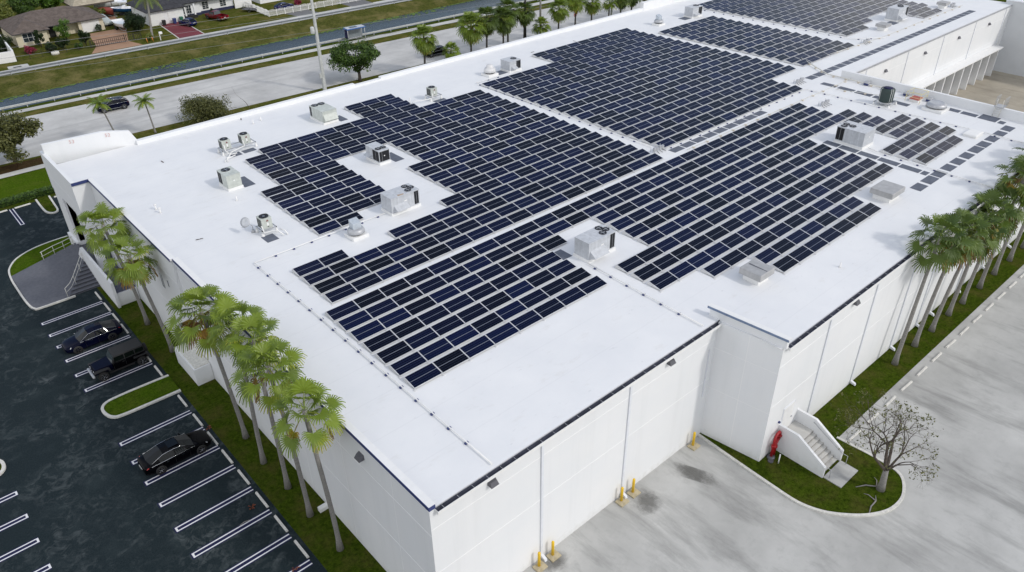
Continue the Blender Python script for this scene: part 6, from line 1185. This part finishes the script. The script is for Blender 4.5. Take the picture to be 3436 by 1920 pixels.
def window(par, x, y, z0, w, h, frame=None, panes=(2, 3)):
    m = MB(); m.box(x - w / 2 - 0.07, x + w / 2 + 0.07, y - 0.05, y + 0.02, z0 - 0.07, z0 + h + 0.07); f = m.build('window', frame or M['white'], par)
    g = MB(); g.box(x - w / 2, x + w / 2, y - 0.07, y - 0.04, z0, z0 + h); g.build('pane', M['winglass'], f); b = MB()
    for k in range(1, panes[0]): xx = x - w / 2 + w * k / panes[0]; b.box(xx - 0.025, xx + 0.025, y - 0.085, y - 0.06, z0, z0 + h)
    for k in range(1, panes[1]): zz = z0 + h * k / panes[1]; b.box(x - w / 2, x + w / 2, y - 0.084, y - 0.061, zz - 0.02, zz + 0.02)
    b.build('glazing_bar', frame or M['white'], f)
H1 = thing('bungalow', 'cream bungalow under a brown tiled hip roof with a garage', 'house', (13.6, 154, 0))
def loc(m, dx=-13.6, dy=-154): m.v = [(x + dx, y + dy, z) for x, y, z in m.v]; return m
m = MB(); m.box(14.0, 19.5, 151.9, 164, 0, 2.55); m.box(19.5, 26.0, 155.6, 164.2, 0, 2.55); m.box(25.9, 30.7, 154.2, 164, 0, 2.55); loc(m).build('wall', M['cream'], H1)
m = MB(); hip_roof(m, 13.4, 31.3, 153.4, 165, 2.6, 4.75); loc(m).build('roof', [M['tiles'], M['shingle']], H1)
m = MB(); hip_roof(m, 13.4, 20.1, 151.2, 160.5, 2.62, 4.35, 3.3, axis='y'); loc(m).build('roof_wing', [M['tiles'], M['shingle']], H1)
m = MB(); m.box(26.5, 29.9, 154.12, 154.22, 0.05, 2.2); [m.box(26.5, 29.9, 154.105, 154.13, 0.05 + 0.54 * k - 0.012, 0.05 + 0.54 * k + 0.012, 1) for k in range(1, 4)]; loc(m).build('garage_door', [M['white'], M['seam_grey']], H1)
for x, y, w_, h_, pn in ((16.5, 151.9, 2.6, 1.5, (3, 2)), (23.2, 155.6, 1.6, 1.4, (2, 2))):
    q = bpy.data.objects.new('window_anchor', None); bpy.data.objects.remove(q); window(H1, x - 13.6, y - 154, 0.8, w_, h_, None, pn)
m = MB(); m.box(20.6, 21.7, 155.5, 155.62, 0.05, 2.1); loc(m).build('door', M['trimblack'], H1)
H2 = thing('bungalow', 'white bungalow with charcoal shingle roof, dark base band and white-barred windows', 'house', (38.4, 150, 0))
def l2(m): return loc(m, -38.4, -150)
m = MB(); m.box(38.4, 45.6, 149.6, 160, 0, 2.9); m.box(45.6, 50.2, 152.0, 160, 0, 2.9); m.box(50.2, 58.0, 152.6, 162, 0, 2.9); m.box(45.6, 50.2, 151.94, 152.0, 0.0, 0.55, 1); m.box(50.2, 58.05, 152.54, 152.6, 0.0, 0.6, 1); m.box(58.0, 58.06, 152.54, 161, 0, 0.6, 1); l2(m).build('wall', [M['stucco'], plain('dark blue base band', (0.02, 0.025, 0.07), 0.6)], H2)
m = MB(); hip_roof(m, 37.8, 46.3, 148.9, 161, 2.95, 4.9, 4.2, axis='y'); l2(m).build('garage_roof', [M['shingle'], M['trimblack']], H2)
m = MB(); hip_roof(m, 43, 58.8, 151.2, 163, 2.97, 5.0); l2(m).build('roof', [M['shingle'], M['trimblack']], H2)
for x in (39.9, 43.6): m = MB(); m.box(x - 1.35, x + 1.35, 149.53, 149.62, 0.02, 2.25); [m.box(x - 1.35, x + 1.35, 149.515, 149.54, 0.55 * k - 0.012, 0.55 * k + 0.012, 1) for k in range(1, 4)]; l2(m).build('garage_door', [M['white'], M['seam_grey']], H2)
window(H2, 47.2 - 38.4, 2.0, 0.75, 1.9, 1.6, None, (4, 3)); window(H2, 51.6 - 38.4, 2.6, 0.9, 1.3, 1.5, None, (2, 4)); window(H2, 55.6 - 38.4, 2.6, 0.9, 1.3, 1.5, None, (2, 4))
m = MB(); m.box(46.2, 46.5, 150.4, 150.7, 0, 2.8); m.box(48.2, 48.5, 150.4, 150.7, 0, 2.8); m.box(46.0, 48.7, 150.2, 150.9, 0, 0.6, 1); l2(m).build('porch_pillar', [M['stucco'], M['trimblack']], H2)
H3 = thing('house', 'white house with dark windows partly behind the picket fence', 'house', (64, 152, 0))
m = MB(); m.box(0, 9, 0, 8, 0, 3.0); m.build('wall', M['stucco'], H3); m = MB(); hip_roof(m, -0.6, 9.6, -0.6, 8.6, 3.05, 4.6); m.build('roof', [M['shingle'], M['trimblack']], H3)
window(H3, 1.2, 0, 0.9, 1.0, 1.4, M['trimblack'], (2, 2)); window(H3, 3.0, 0, 0.9, 1.0, 1.4, M['trimblack'], (2, 2))
TH = thing('thatched_shelter', 'open shelter with a shaggy straw thatch roof', 'shelter', (28.5, 166, 0))
m = MB(); hip_roof(m, 0, 8.6, 0, 7.5, 2.9, 5.2, 3.0, th=0.3); m.build('thatch_roof', [M['thatch'], M['bark']], TH)
for px, py in ((0.6, 0.6), (8.0, 0.6), (8.0, 6.9), (0.6, 6.9)): m = MB(); m.tube([(px, py, 0), (px, py, 2.9)], 0.1, 8); m.build('post', M['bark'], TH)
m = MB(); m.prism([(6.5, 143.1), (11.35, 142.3), (11.4, 142.55), (6.5, 143.35)], 0, 1.9); m.prism([(11.12, 142.5), (11.38, 142.4), (12.6, 160), (12.35, 160)], 0, 2.0); tag(m.build('boundary_wall', M['white']), 'plain white boundary wall turning a corner at far left', 'wall')
m = MB(); m.box(58.0, 62.0, 152.0, 152.1, 0, 2.0); tag(m.build('panel_fence', M['white']), 'solid white panel fence between the two right-hand houses', 'fence')
def rail_fence(name, label, pts, h, mat, step, rails, cat='fence', rr=0.03, mesh=None, pickets=0, arch=False):
    P = [Vector((x, y, 0)) for x, y in pts]; t = thing(name, label, cat, P[0]); m = MB(); pk = MB(); n_posts = 0
    for a, b in zip(P[:-1], P[1:]):
        L = (b - a).length; n = max(1, round(L / step))
        for zf in rails: m.tube([a - P[0] + Vector((0, 0, h * zf)), b - P[0] + Vector((0, 0, h * zf))], rr, 5)
        for i in range(n + (1 if b is P[-1] else 0)):
            q = a.lerp(b, i / n) - P[0]; p = MB(); p.box(q.x - rr * 1.5, q.x + rr * 1.5, q.y - rr * 1.5, q.y + rr * 1.5, 0, h * 1.06); p.build('post', mat, t)
        if pickets:
            k = int(L / pickets)
            for i in range(k):
                f = i / k; q = a.lerp(b, f) - P[0]; hh = h * (1.0 + (0.14 * abs(math.sin(math.pi * f * n)) if arch else 0)); pk.box(q.x - 0.035, q.x + 0.035, q.y - 0.012, q.y + 0.012, 0.08, hh)
    m.build('rail', mat, t)
    if pickets: pk.build('pickets', mat, t)
    return t
rail_fence('picket_fence', 'white picket fence with scalloped tops along the right yards', [(60.2, 151.5), (59.9, 139.6), (65.5, 139.4), (71, 139.1), (77, 138.8), (83, 138.5), (95, 137.9)], 1.25, M['white'], 1.9, (0.15, 0.85), pickets=0.17, arch=True, rr=0.04)
rail_fence('garden_fence', 'thin dark metal fence before the brown-roofed bungalow', [(11.5, 142.3), (24.0, 141.7)], 1.3, M['trimblack'], 2.2, (0.1, 0.95), rr=0.018)
rail_fence('driveway_gate', 'long dark sliding gate across the paver drive', [(24.2, 141.7), (30.4, 141.5)], 1.35, M['trimblack'], 6.2, (0.1, 0.5, 0.98), 'gate', 0.045, pickets=0.35)
rail_fence('garden_fence', 'dark metal fence from gate to the round hedge-bush', [(30.7, 141.5), (33.5, 141.4)], 1.3, M['trimblack'], 1.4, (0.1, 0.95), rr=0.03, pickets=0.3)
def guardrail(label, a, b, x0, x1, step, mat, h=0.72):
    t = thing('guardrail', label, 'guardrail', (x0, lerp_y(a, b, x0), 0)); n = int((x1 - x0) / step); m = MB()
    def Q(x): return Vector((x - x0, lerp_y(a, b, x) - lerp_y(a, b, x0), 0))
    prof = ((0.0, 0.30), (-0.07, 0.24), (-0.07, 0.19), (0.0, 0.14), (0.0, 0.10), (-0.07, 0.05), (-0.07, 0.0), (0.0, -0.06))
    for i in range(n):
        p, q = Q(x0 + i * step), Q(x0 + (i + 1) * step)
        for (d0, z0), (d1, z1) in zip(prof[:-1], prof[1:]):
            f = [(p.x, p.y + d0, h - 0.30 + z0), (q.x, q.y + d0, h - 0.30 + z0), (q.x, q.y + d1, h - 0.30 + z1), (p.x, p.y + d1, h - 0.30 + z1)]; m.quad(f)
    m.build('rail', mat, t)
    for i in range(min(n + 1, 100)): p = Q(x0 + i * step); pm_ = MB(); pm_.box(p.x - 0.06, p.x + 0.06, p.y + 0.01, p.y + 0.16, -0.3, h); pm_.build('post', M['galv'], t)
guardrail('grey steel guardrail between the far lane and the canal bank', 134.3, 129.4, -30, 125, 3.86, plain('dull guardrail steel', (0.26, 0.28, 0.31), 0.5, 0.4)); guardrail('pale steel guardrail between the path and the near canal edge', 114.2, 109.7, -40, 160, 3.86, plain('pale guardrail steel', (0.50, 0.51, 0.50), 0.5, 0.2))
UP = thing('utility_pole', 'tall pale concrete utility pole with transformer can', 'utility pole', (43.65, 88.2, 0))
m = MB(); m.hull8([(-0.24, -0.24, 0), (0.24, -0.24, 0), (0.24, 0.24, 0), (-0.24, 0.24, 0), (-0.13, -0.13, 17.5), (0.13, -0.13, 17.5), (0.13, 0.13, 17.5), (-0.13, 0.13, 17.5)]); m.build('pole', M['pole'], UP)
m = MB(); m.lathe([(0.0, 9.2), (0.28, 9.25), (0.3, 9.4), (0.3, 10.2), (0.22, 10.3), (0, 10.32)], (-0.62, 0, 0), 14); m.box(-0.35, -0.15, -0.04, 0.04, 9.5, 9.9); m.build('transformer', M['pole'], UP); m = MB(); m.box(-0.55, -0.2, -0.15, 0.2, 2.3, 3.1); m.build('meter_box', M['pole'], UP); m = MB(); m.box(0.1, 0.55, -0.05, 0.05, 11.3, 11.45); m.tube([(0.45, 0, 11.4), (0.45, 0, 11.7)], 0.06, 6); m.build('bracket', M['galv'], UP)
for x, y, h, mat, l in ((83.7, 84.2, 14, 'darkpole', 'dark timber pole left of a close pair among palms'), (87.5, 84.2, 13.0, 'palmtrunk', 'pale timber pole behind the short spiky palm'), (107.0, 84.0, 11, 'pole', 'slim pale pole before the raised far parapet')):
    m = MB(); m.tube([(0, 0, 0), (0, 0, h)], [0.22, 0.15], 10); tag(m.build('utility_pole', M[mat], None, (x, y, 0)), l, 'utility pole')
def wire(label, a, b, sag, r=0.022):
    A, B = Vector(a), Vector(b); pts = [A.lerp(B, i / 24) - Vector((0, 0, 4 * sag * (i / 24) * (1 - i / 24))) for i in range(25)]; m = MB(); m.tube(pts, r, 5); tag(m.build('overhead_wire', M['wire']), label, 'wire')
wire('pale overhead wire crossing the bungalow gardens, upper one', (-12, 131.3, 6.3), (72, 115.8, 6.0), 0.3); wire('pale overhead wire crossing the bungalow gardens, lower one', (-12, 124.5, 6.3), (72, 110.2, 6.0), 0.3); wire('thin overhead wire above the canal bank', (-15, 111.5, 7.2), (85, 91.0, 6.8), 0.3, 0.015); wire('dark overhead wire passing over the shade tree and bus shelter', (43.65, 88.0, 7.6), (107, 84, 6.2), 0.4, 0.03)
BS = thing('bus_shelter', 'blue-roofed bus shelter between road and canal', 'bus shelter', (61.4, 109.9, 0), R(-4))
m = MB(); m.box(0, 3.9, 0, 1.7, 2.35, 2.5); m.box(0.1, 3.8, 0.1, 1.6, 2.5, 2.56, 1); m.box(0.9, 2.4, 0.4, 1.2, 2.56, 2.60, 2); m.build('roof', [M['bluepaint'], M['acgrey'], M['winglass']], BS)
for px, py in ((0.15, 0.2), (3.75, 0.2), (0.15, 1.5), (3.75, 1.5)): m = MB(); m.tube([(px, py, 0), (px, py, 2.35)], 0.06, 6); m.build('post', M['galv'], BS)
m = MB(); m.box(0.2, 3.7, 1.48, 1.51, 0.3, 2.2); m.build('back_glass', plain('shelter glass', (0.25, 0.28, 0.30), 0.1), BS); m = MB(); m.box(0.08, 0.22, 0.25, 1.45, 0.3, 2.15); m.build('poster_panel', M['navy'], BS); m = MB(); m.box(0.6, 3.3, 0.9, 1.3, 0.42, 0.5); m.build('bench', M['galv'], BS)
MX = thing('mailbox', 'white mailbox on a white post by the lane', 'mailbox', (35.9, 137.75, 0)); m = MB(); m.box(-0.06, 0.06, -0.06, 0.06, 0, 1.3); m.build('post', M['white'], MX); m = MB(); m.box(-0.05, 0.55, -0.2, 0.2, 1.15, 1.6); m.build('box', M['white'], MX, bevel=0.05)
for i, x in enumerate((33.4, 34.5)): m = MB(); m.tube([(0, 0, 0), (-0.1, 0, 0.9)], 0.07, 6); tag(m.build('marker_stake', M['orange'], None, (x, 137.9, 0)), ('left', 'right')[i] + ' orange and white stake on the verge by the mailbox', 'stake')
def bin_(label, x, y, mat):
    t = thing('wheelie_bin', label, 'bin', (x, y, 0)); m = MB(); m.hull8([(-0.25, -0.3, 0.05), (0.25, -0.3, 0.05), (0.25, 0.3, 0.05), (-0.25, 0.3, 0.05), (-0.32, -0.36, 1.0), (0.32, -0.36, 1.0), (0.32, 0.36, 1.0), (-0.32, 0.36, 1.0)]); m.build('body', mat, t); m = MB(); m.hull8([(-0.34, -0.4, 1.0), (0.34, -0.4, 1.0), (0.34, 0.4, 1.0), (-0.34, 0.4, 1.0), (-0.3, -0.3, 1.1), (0.3, -0.3, 1.1), (0.3, 0.3, 1.08), (-0.3, 0.3, 1.08)]); m.build('lid', mat, t); m = MB(); [m.lathe([(0.1, -0.03), (0.1, 0.03)], (0.24 * s, 0.3, 0.1), 10, axis='y') for s in (1, -1)]; m.build('wheel', M['tyre'], t)
bin_('dark navy wheelie bin beside the green one by the garage', 43.0, 148.6, M['blue_trim']); bin_('green wheelie bin beside the dark one by the garage', 44.6, 148.9, M['greenbin']); bin_('small dark tub standing before the left garage door', 40.8, 148.6, M['trimblack'])
SG = thing('road_sign', 'small round red and white road sign among the far palms', 'sign', (100.3, 87.6, 0)); m = MB(); m.tube([(0, 0, 0), (0, 0, 2.6)], 0.04, 6); m.build('post', M['galv'], SG); m = MB(); m.lathe([(0.4, 0.0), (0.4, 0.03)], (0, -0.06, 2.4), 20, axis='y'); m.box(-0.28, 0.28, -0.08, -0.055, 2.34, 2.46, 1); m.build('disc', [M['red'], M['white']], SG)
m = MB(); m.quad([(9.9, 138.3, 0.02), (11.2, 138.2, 0.02), (11.2, 138.8, 0.02), (9.9, 138.9, 0.02)]); tag(m.build('storm_drain', M['trimblack']), 'dark storm drain grate on the pale apron beside the lane', 'drain')
m = MB()
for k in range(10): a = k * 0.628; m.tube([(0.5 * math.cos(a), 0.35 * math.sin(a), 0), (0.42 * math.cos(a), 0.3 * math.sin(a), 0.5)], 0.25, 6)
tag(m.build('boulder', M['dirtywhite'], None, (17.9, 142.2, 0)), 'pale rounded boulder on the lane-side lawn', 'rock')
